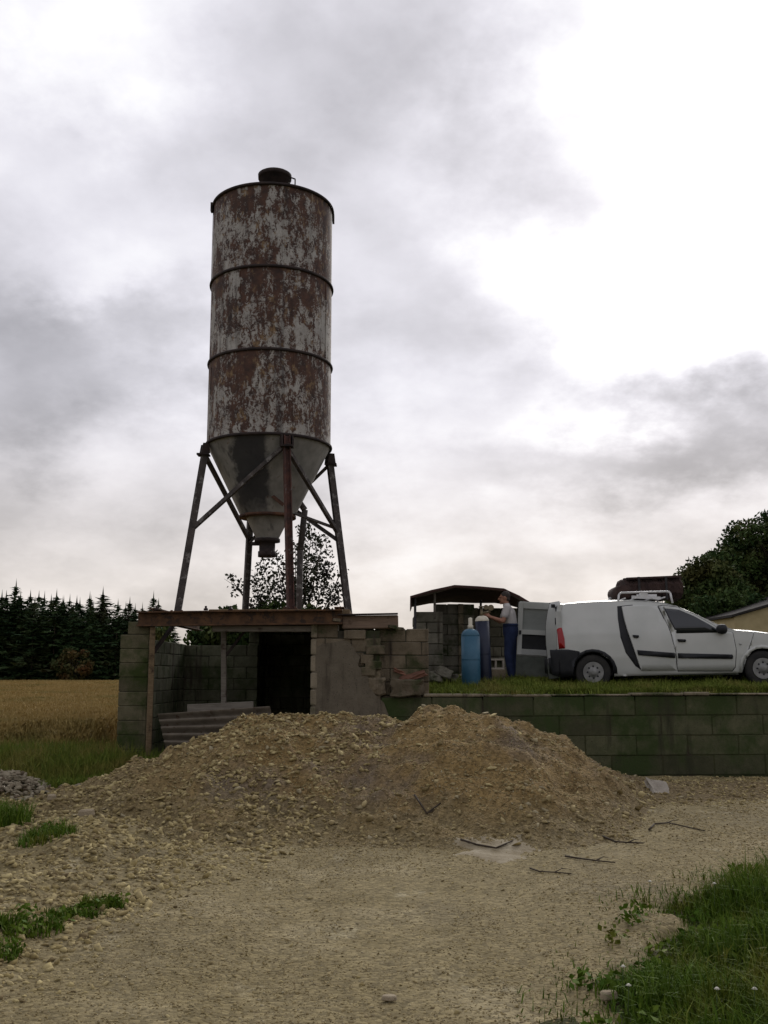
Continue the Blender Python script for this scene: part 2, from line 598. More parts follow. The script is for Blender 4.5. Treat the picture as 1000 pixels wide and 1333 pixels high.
M['yard'] = mat_soil('gravel_track', 'yard')
M['earth'] = mat_soil('green_earth', 'earth')
M['stone'] = mat_stone('mixed_gravel', (0.27, 0.212, 0.092), (0.48, 0.40, 0.205), (0.16, 0.122, 0.06))
M['stone2'] = mat_stone('fine_gravel', (0.205, 0.158, 0.072), (0.36, 0.29, 0.15), (0.34, 0.295, 0.19))
M['grass'] = mat_leaf('grass_blades', (0.045, 0.096, 0.006), (0.105, 0.158, 0.015), (0.165, 0.145, 0.026), 1.4)
M['lawn'] = mat_leaf('terrace_grass', (0.085, 0.125, 0.015), (0.17, 0.20, 0.034), (0.19, 0.165, 0.045), 1.4)
M['verge'] = mat_leaf('verge_grass', (0.065, 0.110, 0.012), (0.15, 0.175, 0.026), (0.22, 0.165, 0.05), 0.8)
M['wheat'] = mat_leaf('ripe_wheat', (0.24, 0.165, 0.055), (0.40, 0.295, 0.115), (0.19, 0.16, 0.05), 0.35)
M['conifer'] = mat_leaf('spruce_needles', (0.020, 0.046, 0.018), (0.042, 0.070, 0.024), (0.058, 0.050, 0.026), 0.25)
M['leaf'] = mat_leaf('tree_leaves', (0.022, 0.052, 0.014), (0.058, 0.090, 0.022), (0.085, 0.078, 0.026), 0.45)
M['shrub'] = mat_leaf('shrub_leaves', (0.026, 0.032, 0.020), (0.050, 0.056, 0.030), (0.040, 0.030, 0.034), 1.0)
M['hedge'] = mat_leaf('autumn_bush', (0.035, 0.050, 0.016), (0.085, 0.066, 0.022), (0.11, 0.05, 0.022), 0.5)
M['bark'] = mat_simple('bark', (0.05, 0.038, 0.028), (0.09, 0.07, 0.05), 8, 0.95, bump=0.6)

# ------------------------------------------------------------------ lie of the land
WALL_Y = 16.0          # face of the retaining wall and of the bunker
CREST = [(-7.0, -0.3), (-5.2, -0.06), (-4.6, 0.06), (-4.2, 0.17), (-3.75, 0.27), (-2.9, 0.53), (-2.35, 0.80), (-1.9, 1.02), (-1.65, 1.08),
         (-1.2, 1.09), (-0.8, 1.06), (-0.45, 1.09), (-0.1, 1.11), (0.6, 1.12), (1.36, 1.11), (1.75, 1.01), (2.33, 0.78), (2.8, 0.40),
         (3.2, 0.22), (4.0, 0.15), (5.5, 0.12), (7.5, 0.06), (9.0, -0.3)]
CX = np.array([c[0] for c in CREST]); CH = np.array([c[1] for c in CREST])


def mound_z(x, y):
    x = np.asarray(x, float); y = np.asarray(y, float)
    xx = x + 0.25 * fbm(x * 0.9, y * 0.9, 3, 5)
    h = np.interp(xx, CX, CH) * 0.955
    yc = 13.0 + 0.9 * sstep(2.4, 3.4, x) - 0.5 * sstep(-2.2, -4.2, x) + 0.28 * np.exp(-((x + .45) / .95) ** 2) - 0.08 * np.exp(-((x + 1.9) / .6) ** 2) - 0.05 * np.exp(-((x - 1.1) / .7) ** 2)
    fw = 1.75 + 1.85 * np.maximum(h, 0) + 0.5 * sstep(-2.0, -3.6, x)
    fw = fw * (1 - 0.45 * sstep(2.6, 3.6, x))
    bw = 0.9 + 1.3 * np.maximum(h, 0)
    t = np.where(y < yc, (yc - y) / fw, (y - yc) / bw)
    prof = np.clip(1 - t, -0.4, 1)
    prof = np.where(prof > 0, 1 - (1 - prof) ** 1.45, prof * 0.6)
    prof = prof * 0.45 + 0.55 * np.where(prof > 0, np.clip(prof, 0, 1) ** 1.25 * sstep(-.15, .8, np.clip(prof, 0, 1)), prof)
    z = h * prof
    steep = sstep(0.05, 0.5, z)
    gully = 0.22 * fbm(x * 1.5 + 3, y * 0.8, 4, 9) * steep + 0.13 * fbm(x * 4.5, y * 4.5, 3, 12) * sstep(0.0, 0.2, z)
    return z + gully - 0.02 + 0.03 * fbm(x * 12, y * 12, 2, 33) * sstep(0.0, 0.1, z)


def yard_z(x, y):
    x = np.asarray(x, float); y = np.asarray(y, float)
    z = 0.05 * fbm(x * 0.45, y * 0.45, 3, 21) + 0.022 * fbm(x * 3.1, y * 3.1, 3, 22)
    # rubble shoulder to the left of the track
    edge = -0.55 - 0.30 * (y - 6.5) * -0.35
    lb = sstep(0.0, 1.6, (-1.55 + 0.28 * (y - 6.6)) - x) * sstep(5.0, 6.6, y)
    z = z + lb * (0.09 + 0.16 * fbm(x * 1.1, y * 1.1, 3, 25) + 0.07 * fbm(x * 5, y * 5, 2, 27))
    # shallow wheel ruts
    for c in (-0.75, 0.75):
        z = z - 0.022 * np.exp(-((x - c - 0.05 * y + 0.2) / 0.22) ** 2) * (1 - sstep(8.5, 10.5, y))
    return z


def terrace_z(x, y):
    return 1.20 + 0.10 * sstep(16.4, 17.6, y) + 0.12 * sstep(17.4, 19.2, y) + 0.012 * np.asarray(x) + 0.02 * fbm(np.asarray(x) * 1.3, np.asarray(y) * 1.3, 2, 41)


def earth_z(x, y):
    x = np.asarray(x, float); y = np.asarray(y, float)
    w = 0.25 + np.maximum(0, y - 21.0) * 1.2
    up = sstep(0, 1, (x + 0.75) / w) * sstep(16.14, 16.26, y)
    up = up * (1 - 0.55 * sstep(40, 140, y))
    base = -0.05 + 0.03 * fbm(x * 0.4, y * 0.4, 2, 44)
    # mounded verge on the left, in front of the wheat
    base = base + 0.16 * np.exp(-((y - 14.6) / 1.7) ** 2) * sstep(-3.3, -4.2, x)
    # bank under the grass at the lower right
    d = grass_edge(x, y)
    base = base + 0.10 * sstep(0.0, 1.2, d)
    return base * (1 - up) + terrace_z(x, y) * up


GE = np.array([(0.55, 2.0), (0.78, 3.5), (0.86, 4.4), (1.02, 5.4), (1.28, 6.0), (1.66, 6.7), (1.95, 7.4), (2.8, 8.3), (3.55, 9.2), (4.6, 9.9), (8, 11)])


def grass_edge(x, y):
    """how far a point lies inside the grass at the lower right"""
    e = np.interp(y, GE[:, 1], GE[:, 0])
    return (np.asarray(x) - e) * np.where(np.asarray(y) > 11, 0, 1) + 0.28 * fbm(np.asarray(x) * 2.2, np.asarray(y) * 2.2, 3, 51)


def grid_sheet(name, xs, ys, fz, mat, cull=None, smooth=True, parent=None):
    X, Y = np.meshgrid(xs, ys)
    Z = fz(X, Y)
    V = np.stack([X.ravel(), Y.ravel(), Z.ravel()], 1)
    nx, ny = len(xs), len(ys)
    i = np.arange(ny - 1)[:, None] * nx + np.arange(nx - 1)[None, :]
    F = np.stack([i, i + 1, i + nx + 1, i + nx], -1).reshape(-1, 4)
    if cull is not None:
        keep = cull(X, Y, Z).ravel()
        F = F[keep[F].any(1)]
        used = np.unique(F); mp = -np.ones(len(V), int); mp[used] = np.arange(len(used))
        V, F = V[used], mp[F]
    return link(name, mesh_tris(name, V, F, mat, smooth=smooth), parent)


def spread(lo, hi, step, far, grow=1.25):
    a = list(np.arange(lo, hi + 1e-6, step)); s = step
    b = a[-1]
    while b < far: s *= grow; b += s; a.append(b)
    s = step; b = a[0]
    while b > -far: s *= grow; b -= s; a.insert(0, b)
    return np.array(a)


xs = spread(-8, 9, 0.22, 1200)
ys = spread(1.0, 24, 0.22, 1200)
ys = np.sort(np.concatenate([ys[(abs(ys - 16.2) > 0.12)], [16.13, 16.27]]))
ground = tag(grid_sheet('ground', xs, ys, earth_z, M['earth']), kind='structure')


def yard_sheet_z(x, y):
    x = np.asarray(x); y = np.asarray(y)
    d = np.minimum(np.minimum(x + 6.5, 9.0 - x), np.minimum(y - 0.5, 16.3 - y))
    g = grass_edge(x, y)
    lim = sstep(0.05, 0.5, g)
    vl = sstep(-3.4, -4.2, x) * sstep(12.4, 13.4, y)
    return yard_z(x, y) - 0.3 * (1 - sstep(0, 0.5, d)) - 0.25 * lim - 0.35 * vl


yard = tag(grid_sheet('gravel_yard', np.arange(-6.5, 9.01, 0.07), np.arange(0.5, 16.31, 0.07), yard_sheet_z, M['yard']), kind='structure')
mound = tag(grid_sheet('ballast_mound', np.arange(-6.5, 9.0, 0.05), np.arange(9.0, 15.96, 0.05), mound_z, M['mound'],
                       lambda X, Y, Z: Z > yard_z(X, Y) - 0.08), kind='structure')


def surf(x, y):
    return np.maximum(yard_z(x, y), mound_z(x, y))


# ------------------------------------------------------------------ block masonry
_blk = {}


def block_mesh(lx, ly, lz, mat, k=0, hollow=False):
    """a cast block with chipped, slightly uneven arrises; its origin is its centre"""
    key = (round(lx, 3), round(ly, 3), round(lz, 3), mat, k)
    if key in _blk: return _blk[key]
    rr = random.Random(sum(ord(ch_) * (n_ + 3) for n_, ch_ in enumerate(repr(key))) % 9973)
    mb = MB().box((-lx / 2, -ly / 2, -lz / 2), (lx / 2, ly / 2, lz / 2))
    me = mb.mesh('block', M[mat])
    for v in me.vertices:
        v.co += Vector((rr.uniform(-.006, .006), rr.uniform(-.006, .006), rr.uniform(-.004, .004)))
    bevel_mesh(me, 0.010)
    _blk[key] = me
    return me


def masonry(parent, a, b, z0, z1, depth, mat, ch=0.235, bl=0.5, joint=0.014, core=True, core_mat='mortar', skip=None, name='concrete_block',
            core_name='mortar_core', slope=0.0, core_top=None, setback=0.018, wob=0.010):
    """courses of blocks from a to b (x, y), each a part; the mortar core is set back behind their faces"""
    a, b = Vector((a[0], a[1], 0)), Vector((b[0], b[1], 0))
    u = (b - a).normalized(); L = (b - a).length
    nrm = Vector((u.y, -u.x, 0))          # the face looks this way
    ang = math.atan2(u.y, u.x)
    off = Vector(parent.location)
    nc = max(1, round((z1 - z0) / ch)); chh = (z1 - z0) / nc
    for c in range(nc):
        x = 0.0
        first = True
        while x < L - 0.02:
            l = bl * (0.5 if (first and c % 2) else 1.0)
            first = False
            l = min(l, L - x)
            if L - x - l < 0.12: l = L - x
            if skip is None or not skip(x + l / 2, c, nc):
                me = block_mesh(l - joint, depth, chh - joint, mat, random.randrange(3) if abs(l - bl) < 1e-6 else 0)
                p = a + u * (x + l / 2) - nrm * (depth / 2 + random.uniform(0, wob)) + Vector((0, 0, z0 + chh * (c + 0.5) + slope * (x + l / 2)))
                o = link(name, me, parent, p - off, (0, 0, ang + random.uniform(-.004, .004)))
            x += l
    if core:
        top = z1 - 0.02 if core_top is None else core_top
        Mx = Matrix.Translation(a) @ Matrix.Rotation(ang, 4, 'Z')
        mb = MB().box((0.02, setback, z0 - 0.4), (L - 0.02, max(0.05, depth - 0.02), top), Mx)
        o = mb.build(core_name, M[core_mat], parent)
        o.location = -off
    return parent


def world_part(mb, name, mat, parent, bevel=0.0, label=None):
    o = mb.build(name, M[mat] if isinstance(mat, str) else mat, parent, bevel, label)
    q = parent
    off = Vector((0, 0, 0))
    while q is not None:
        off += q.location if q.parent is None else Vector(q.location)
        q = q.parent
    o.location = -off
    return o


# ------------------------------------------------------------------ retaining wall below the van
rw = empty('retaining_wall', (5.0, WALL_Y, 0), label='long low mossy concrete block retaining wall below the white van', cat='wall')
masonry(rw, (-0.45, WALL_Y), (11.5, WALL_Y), -0.02, 1.20, 0.24, 'mossy', ch=0.305, bl=0.8, slope=0.007, core_top=1.16, joint=0.007, core_mat='mossmortar', setback=.011, wob=.006)
cp = MB()
x = 0.62
rr = random.Random(5)
coping_objs = []
while x < 11.4:
    l = rr.uniform(0.4, 1.3)
    z = 1.206 + 0.007 * (x + 0.45)
    c = MB().box((x + .004, WALL_Y - 0.022 + rr.uniform(-.022, .022), z + rr.uniform(-.004, .004)), (min(x + l, 11.45) - .004, WALL_Y + 0.26, z + 0.038 + rr.uniform(-.014, .012)))
    world_part(c, 'coping_slab', 'coping', rw, 0.012)
    x += l

# ------------------------------------------------------------------ the bunker under the silo
BX0, BX1 = -4.19, -1.15
bk = empty('block_bunker', (-2.6, 18.0, 0), label='open fronted concrete block bunker with rusty beams under the silo', cat='bunker')
zt = 2.36
# left pier, front face
masonry(bk, (BX0, WALL_Y), (BX0 + 0.46, WALL_Y), -0.05, 2.19, 0.4, 'pier', ch=0.22, bl=0.92, core=True, joint=.008)
masonry(bk, (BX0 + 0.10, WALL_Y), (BX0 + 0.46, WALL_Y), 2.19, 2.40, 0.36, 'pier', ch=0.21, bl=0.72, core=False)
# left wall seen from inside (its face looks to the right)
masonry(bk, (-3.95, WALL_Y + 0.41), (-3.95, 20.2), -0.05, 2.15, 0.2, 'inner', ch=0.22, bl=0.5, joint=.007)
# outer skin of the left wall
masonry(bk, (BX0, 20.2), (BX0, WALL_Y + 0.41), -0.05, 2.15, 0.02, 'block', ch=0.22, bl=0.5, core=False)
# back wall
masonry(bk, (-3.97, 20.0), (-2.50, 20.0), -0.05, 2.13, 0.2, 'inner', ch=0.22, bl=0.5, joint=.007)
# right wall, inner face looks to the left
masonry(bk, (-2.70, 21.5), (-0.9, 21.5), -0.05, 2.40, 0.2, 'inner', ch=0.22, bl=0.5, joint=.007)
masonry(bk, (-2.50, 20.2), (-2.50, 21.5), -0.05, 2.40, 0.2, 'inner', ch=0.22, bl=0.5, joint=.007)
masonry(bk, (BX1, 21.5), (BX1, WALL_Y + 0.36), -0.05, 2.35, 0.2, 'inner', ch=0.235, bl=0.5)
# front wall to the right of the opening, partly rendered, steps down to the right
masonry(bk, (BX1, WALL_Y), (-0.05, WALL_Y), -0.10, 2.36, 0.34, 'block', ch=0.2235, bl=0.42,
        skip=lambda x, c, n: (c >= n - 1 and x > 0.5) or (c in (8, 6) and x > 0.9), core_top=2.25)
masonry(bk, (-0.40, WALL_Y + 0.13), (0.72, WALL_Y + 0.13), 1.02, at(0, 818.3, WALL_Y + .13).z, 0.24, 'block', ch=0.23, bl=0.5, joint=.010)
# dark socket holes and the jagged toothing left where a wall was broken off
for px, py, l in ((462, 826, .34), (489, 846, .30), (486, 866, .26), (478, 858, .2), (480, 874, .22)):
    p = at(px, py, WALL_Y - 0.012)
    me = block_mesh(l, 0.05, 0.14, 'block', 1)
    link('concrete_block', me, bk, p - Vector(bk.location), (0.02, 0.0, random.uniform(-.02, .02)))
# cement render
poly = [(407, 942), (407, 846), (420, 838), (436, 836), (447, 833), (458, 839), (463, 848), (469, 856), (466, 866), (474, 876), (482, 884), (480, 893), (489, 905), (500, 915), (510, 942)]
fr = MB()
fp = [at(px, py, WALL_Y - 0.026) for px, py in poly]
bp = [Vector((p.x, WALL_Y + 0.01, p.z)) for p in fp]
n = len(poly)
fr.add(fp + bp, [tuple(range(n))] + [(i, n + i, n + (i + 1) % n, (i + 1) % n) for i in range(n)])
world_part(fr, 'render_coat', 'plaster', bk, label='large patch of smooth cement render')
# pale jamb of the opening
jb = MB()
for k in range(6):
    a_, b_ = at(406 - (k % 2), 940 - k * 22, WALL_Y - .03), at(411 + (k % 3), 940 - (k + 1) * 22 + 2, WALL_Y - .03)
    jb.box((BX1 - .01, WALL_Y - .036, a_.z), (b_.x, WALL_Y + .05, b_.z))
world_part(jb, 'opening_jamb', 'coping', bk, 0.01)


def beam_pt(px, py, Y): return at(px, py, Y)


# front steel beam
a_, b_ = at(180, 806, 15.96), at(446, 803, 15.96)
mb = MB().ibeam(a_, b_, 0.22, 0.235, 0.022)
world_part(mb, 'steel_beam', 'beam', bk)
# dark bolts and debris on top of the beam
mb = MB()
for px in (204, 300, 268):
    p = at(px, 794.5, 15.96); mb.lathe([(0.035, 0), (0.035, .03), (0.018, .035), (.018, .07)], 8, p)
world_part(mb, 'beam_bolts', 'band', bk)
# timber lintel hung under it
mb = MB().bar(at(277, 818.5, 16.06), at(408, 818.5, 16.06), 0.12, 0.10)
world_part(mb, 'lintel', 'greywood', bk, 0.012)
# beams running back under the silo feet, and the sleepers between them
mb = MB().ibeam((-3.72, 16.1, 2.52), (-3.72, 20.2, 2.52), 0.16, 0.20)
world_part(mb, 'steel_beam', 'beam', bk)
mb = MB().ibeam((-0.72, 16.1, 2.54), (-0.72, 20.2, 2.54), 0.16, 0.20)
world_part(mb, 'steel_beam', 'beam', bk)
for k in range(22):
    y0 = 16.12 + k * 0.255
    mb = MB().box((-2.85 + random.uniform(-.05, .05), y0, 2.50), (-0.55, y0 + 0.24, 2.60 + random.uniform(-.01, .01)))
    world_part(mb, 'sleeper', 'wood', bk, 0.01)
# timber on the right-hand wall and a broken piece behind it
p0, p1 = at(446, 810.6, 16.12), at(518.5, 809.6, 16.12)
mb = MB().bar(p0, p1, 0.22, 0.21)
world_part(mb, 'timber_beam', 'wood2', bk, 0.015)
mb = MB().bar(at(440, 800.5, 16.0), at(518, 799, 16.0), 0.2, 0.02)
world_part(mb, 'steel_plate', 'band', bk)
for px, py in ((511, 816), (520, 818.5), (438, 807)):
    p = at(px, py, WALL_Y - 0.02)
    me = block_mesh(.12, .12, .05, 'block', 2)
    link('broken_block', me, bk, p - Vector(bk.location), (0.1, .1, .3))
# props and their braces
mb = MB().bar(at(193, 985, 15.92), at(199, 816, 15.96), 0.085, 0.085)
world_part(mb, 'prop', 'wood', bk, 0.008)
mb = MB().bar(at(197, 853, 15.98), at(225, 815, 16.4), 0.05, 0.05)
world_part(mb, 'brace', 'band', bk)
mb = MB().bar(at(291.5, 925, 16.5), at(291.5, 822, 16.5), 0.085, 0.085)
world_part(mb, 'prop', 'greywood', bk, 0.008)
mb = MB().bar(at(293, 855, 16.5), at(319, 821, 16.5), 0.04, 0.04)
world_part(mb, 'brace', 'band', bk)

# corrugated iron leaning in the opening
def corrugated():
    tl, tr, br, bl_ = at(206, 931, 15.7), at(352, 921, 15.55), at(360, 985, 15.15), at(217, 978, 15.3)
    nu, nv = 10, 60
    V, F = [], []
    for j in range(nv + 1):
        v = j / nv
        for i in range(nu + 1):
            u = i / nu
            p = (tl * (1 - u) + tr * u) * (1 - v) + (bl_ * (1 - u) + br * u) * v
            nn = Vector((0, -1, 0.5)).normalized()
            p = p + nn * 0.052 * math.cos(2 * math.pi * v * 5.2) + Vector((0.012 * vnoise(j * .3, i, 3), 0, 0))
            V.append(p)
    for j in range(nv):
        for i in range(nu):
            k = j * (nu + 1) + i
            F.append((k, k + 1, k + nu + 2, k + nu + 1))
    mb = MB().add(V, F, True)
    me = mb.mesh('corrugated_sheet', M['sheet'])
    o = link('corrugated_sheet', me)
    md = o.modifiers.new('solid', 'SOLIDIFY'); md.thickness = 0.006
    tag(o, 'dull corrugated iron sheet leaning in the bunker opening behind the gravel', 'metal sheet')


corrugated()
mb = MB().bar(at(244, 923, 15.85), at(330, 919, 15.9), 0.05, 0.14)
o = mb.build('plank', M['greywood'], None, 0.006)
tag(o, 'pale grey plank lying along the top of the corrugated sheet', 'plank')

# ------------------------------------------------------------------ silo
SX, SY, SZ = -2.18, 18.5, 2.64
SR = 1.165
SA = R(21.5)
silo = empty('cement_silo', (SX, SY, SZ), label='tall rusty cement silo with flaking pale paint on splayed steel legs', cat='silo')


def zpix(py, Y): return at(500, py, Y).z - SZ


z_b, z_1, z_2, z_t = zpix(583, SY), zpix(479, SY), zpix(377, SY), zpix(276, SY)
zs = [z_b, z_1, z_2, z_t]
for k in range(3):
    mb = MB().lathe([(SR - 0.004 * k, zs[k]), (SR - 0.004 * k, zs[k + 1])], 72, cap=False)
    o = mb.build('shell_ring', M['silo'], silo)
mb = MB()
for k, z in enumerate(zs):
    r = SR + 0.004
    t = 0.024
    mb = MB().lathe([(r - .01, z - t), (r + 0.024, z - t), (r + 0.030, z), (r + 0.024, z + t), (r - .01, z + t)], 72, cap=False)
    mb.build('seam_band', M['band'], silo)
# vertical welded seams
for k in range(3):
    for a in (0.35, 1.9, 3.6, 5.2):
        a += k * 0.7
        c, s = math.cos(a), math.sin(a)
        mb = MB().bar(((SR + .001) * c, (SR + .001) * s, zs[k] + .03), ((SR + .001) * c, (SR + .001) * s, zs[k + 1] - .03), 0.02, 0.012, (c, s, 0))
        mb.build('weld_seam', M['silo'], silo)
# roof with hatch
mb = MB().lathe([(SR, z_t), (0.9, z_t + 0.07), (0.3, z_t + 0.20), (0.01, z_t + 0.22)], 72)
roof = mb.build('roof', M['silo'], silo)
hz = z_t
mb = MB().lathe([(0.30, hz), (0.30, hz + 0.58), (0.325, hz + 0.58), (0.33, hz + 0.66), (0.30, hz + 0.68), (0.05, hz + 0.69)], 28, (0.04, -0.2, 0))
mb.build('filler_hatch', M['band'], roof)
mb = MB().path([(0.36, -.2, hz + .62), (0.44, -.22, hz + .58), (0.44, -.22, hz + .38), (0.36, -.2, hz + .36)], 0.014, 6)
mb.build('hatch_handle', M['band'], roof)
# small lugs on the rim
for a in (3.35, 0.2):
    c, s = math.cos(a), math.sin(a)
    p = Vector(((SR + .03) * c, (SR + .03) * s, z_t))
    MB().box((p.x - .02, p.y - .05, p.z - .12), (p.x + .02, p.y + .05, p.z + .06)).build('lifting_lug', M['band'], silo)
# hopper cone, flange, spout, gate
z_c, z_s, z_g = zpix(673, SY), zpix(703, SY), zpix(725, SY)
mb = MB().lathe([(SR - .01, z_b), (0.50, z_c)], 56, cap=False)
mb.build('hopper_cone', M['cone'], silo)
mb = MB().lathe([(0.50, z_c + .02), (0.53, z_c + .02), (0.53, z_c - .03), (0.40, z_c - .03)], 40, cap=False)
mb.build('hopper_flange', M['rust'], silo)
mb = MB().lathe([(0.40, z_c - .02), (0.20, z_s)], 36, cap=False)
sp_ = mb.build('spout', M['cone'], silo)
mb = MB().lathe([(0.24, z_s + .02), (0.24, z_s - .04), (0.15, z_s - .05), (0.15, z_g + .10), (0.17, z_g + .10), (0.17, z_g)], 24)
mb.box((-0.30, -.05, z_s - .10), (-0.14, .05, z_s - .04)).box((.02, -.22, z_g + .02), (.10, .1, z_g + .09))
mb.build('outlet_gate', M['band'], silo)
# four splayed legs, feet, brackets, braces
legs = {}
dirs = {'left': (-math.cos(SA), -math.sin(SA)), 'front': (math.sin(SA), -math.cos(SA)), 'right': (math.cos(SA), math.sin(SA)), 'back': (-math.sin(SA), math.cos(SA))}
for k, (c, s) in dirs.items():
    top = Vector((1.195 * c, 1.195 * s, z_b - 0.035))
    foot = Vector((1.62 * c, 1.62 * s, 0.03))
    legs[k] = (top, foot)
    mb = MB().ibeam(foot, top, 0.115, 0.115, 0.018, (-s, c, 0))
    lg = mb.build('leg', M['leg' if k == 'front' else 'leggrey'], silo)
    if k == 'front': lg['label'] = 'dark red front leg'
    mb = MB().box((foot.x - .13, foot.y - .13, -0.015), (foot.x + .13, foot.y + .13, 0.02))
    for dx in (-.09, .09):
        mb.lathe([(.022, .02), (.022, .05)], 6, (foot.x + dx, foot.y - .09, 0))
    mb.build('foot_plate', M['rust'], lg)
    mb = MB()
    for e in (-1, 1):
        q = Vector((-s, c, 0)) * 0.10 * e
        A = Vector((1.16 * c, 1.16 * s, z_b - .03)) + q
        B = Vector((1.27 * c, 1.27 * s, z_b - .03)) + q
        C_ = Vector((1.30 * c, 1.30 * s, z_b - .22)) + q
        D_ = Vector((1.14 * c, 1.14 * s, z_b - .22)) + q
        th = Vector((-s, c, 0)) * 0.012
        mb.add([A - th, B - th, C_ - th, D_ - th, A + th, B + th, C_ + th, D_ + th],
               [(0, 1, 2, 3), (7, 6, 5, 4), (0, 4, 5, 1), (1, 5, 6, 2), (2, 6, 7, 3), (3, 7, 4, 0)])
    mb.box((1.24 * c - .11, 1.24 * s - .11, z_b - .25), (1.24 * c + .11, 1.24 * s + .11, z_b - .22))
    mb.build('leg_bracket', M['band'], lg)


def on_leg(k, t):
    a, b = legs[k]
    return a * (1 - t) + b * t


for p, q, t0, t1 in (('left', 'front', 0.52, 0.05), ('left', 'back', 0.06, 0.50), ('front', 'right', 0.07, 0.50), ('right', 'back', 0.06, 0.52),
                     ('right', 'back', 0.55, 0.12), ('left', 'front', 0.06, 0.46)):
    if (p, t0) == ('left', 0.06) and q == 'front':
        continue
    mb = MB().angle(on_leg(p, t0), on_leg(q, t1), 0.07, 0.012)
    mb.build('brace', M['leggrey'], silo)
# a long brace from the cone flange across to the right-hand leg, and the fill pipe behind
mb = MB().angle(Vector((-0.30, -.62, z_c + .65)), Vector((.35, -.6, z_c + .12)), 0.06)
mb.build('brace', M['rust'], silo)
mb = MB().angle(on_leg('right', 0.47), Vector((0.3, -.3, z_c + .1)), 0.06)
mb.build('brace', M['leggrey'], silo)
pb = at(391, 716, SY + .5) - Vector(silo.location); pt = at(397, 664, SY + .5) - Vector(silo.location)
mb = MB().path([pt + Vector((-.25, -.1, .35)), pt, pb, Vector((pb.x - .02, pb.y + .1, -.3))], 0.06, 12)
mb.build('fill_pipe', M['leggrey'], silo)

# ------------------------------------------------------------------ shelter behind the man
def tz(x, y): return float(terrace_z(x, y))


SHY = 19.9
shed = empty('shelter', (2.0, 21.0, tz(2, 21)), label='low block shelter under a sagging brown tarpaulin roof behind the man', cat='shelter')
gx = lambda px, Y: at(px, 800, Y).x
zb = 1.30
# left stub wall, front wall with a pillar, back wall
masonry(shed, (gx(539, SHY), SHY), (gx(577, SHY), SHY), zb, at(0, 796, SHY).z, 0.2, 'shedblock', ch=0.22, bl=0.5)
masonry(shed, (gx(566, SHY + .35), SHY + .35), (gx(618, SHY + .35), SHY + .35), zb, at(0, 786, SHY + .35).z, 0.2, 'shedblock', ch=0.22, bl=0.5)
masonry(shed, (gx(596, SHY + .25), SHY + .22), (gx(604, SHY + .25), SHY + .22), zb, at(0, 785.5, SHY + .22).z, 0.12, 'block', ch=0.22, bl=0.2)
masonry(shed, (gx(608, 22.2), 22.2), (gx(720, 22.2), 22.2), zb, at(0, 791, 22.2).z, 0.2, 'shedblock', ch=0.22, bl=0.5)
masonry(shed, (gx(541, SHY), 22.2), (gx(541, SHY), SHY + .2), zb, at(0, 796, SHY).z, 0.2, 'shedblock', ch=0.22, bl=0.5)


def tarp():
    # rows from front edge to back edge; the sheet sags between its poles
    front = [(534, 775.5), (562, 768), (592, 761.5), (625, 762.5), (656, 765.5), (676, 775), (694, 786)]
    V = []
    nb = 9
    back_py = [790, 785, 783.5, 784, 784.5, 787, 792]
    for j in range(nb):
        t = j / (nb - 1)
        Y = SHY - 0.55 + t * 3.1
        for i, (px, py) in enumerate(front):
            f = at(px, py, SHY - 0.55); b = at(px, back_py[i], SHY + 2.55)
            p = f * (1 - t) + Vector((f.x * 1.05 + 0.05, b.y, b.z)) * t
            p.z -= 0.05 * math.sin(math.pi * t) + 0.02 * vnoise(i * 1.7, j * 0.9, 8)
            V.append(p)
    n = len(front)
    F = [(j * n + i, j * n + i + 1, (j + 1) * n + i + 1, (j + 1) * n + i) for j in range(nb - 1) for i in range(n - 1)]
    mb = MB().add(V, F, False)
    # hanging side flap on the left and front hem
    a, b = V[0], V[(nb - 1) * n]
    d = Vector((0.02, 0, -0.23))
    mb.add([a, b, b + Vector((0, 0, -.10)), a + d], [(0, 1, 2, 3)])
    for i in range(n - 1):
        p, q = V[i], V[i + 1]
        mb.add([p, q, q + Vector((0, .01, -.045)), p + Vector((0, .01, -.045))], [(0, 1, 2, 3)])
    me = mb.mesh('tarpaulin_roof', M['tarp'])
    o = link('tarpaulin_roof', me, shed, -Vector(shed.location))
    md = o.modifiers.new('thick', 'SOLIDIFY'); md.thickness = 0.012


M['tarp'] = mat_simple('brown_tarpaulin', (0.050, 0.024, 0.022), (0.085, 0.042, 0.036), 3, 0.9, bump=0.3, bscale=14)
M['darkmetal'] = mat_simple('dark_metal', (0.02, 0.02, 0.022), (0.04, 0.036, 0.034), 9, 0.7)
tarp()
for px, Y, y0, y1 in ((540.5, SHY - .45, 778, 888), (566, SHY - .3, 769, 806), (692, SHY - .4, 787, 888), (626, SHY + 1.6, 777, 880)):
    a_, b_ = at(px, y1, Y), at(px, y0, Y)
    world_part(MB().tube(a_, b_, 0.025, 8), 'pole', 'darkmetal' if px != 566 else 'greywood', shed)
world_part(MB().bar(at(540, 777, SHY - .4), at(592, 763.5, SHY - .4), .05, .06), 'rafter', 'greywood', shed)
world_part(MB().bar(at(592, 763.5, SHY - .4), at(656, 768, SHY - .4), .05, .06), 'rafter', 'greywood', shed)
world_part(MB().bar(at(656, 768, SHY - .4), at(693, 788, SHY - .4), .05, .06), 'rafter', 'greywood', shed)

# ------------------------------------------------------------------ gas cylinders
def paint(name, c, c2, rough=0.5):
    return mat_simple(name, c, c2, 5, rough, bump=0.12, bscale=22, spec=0.4)


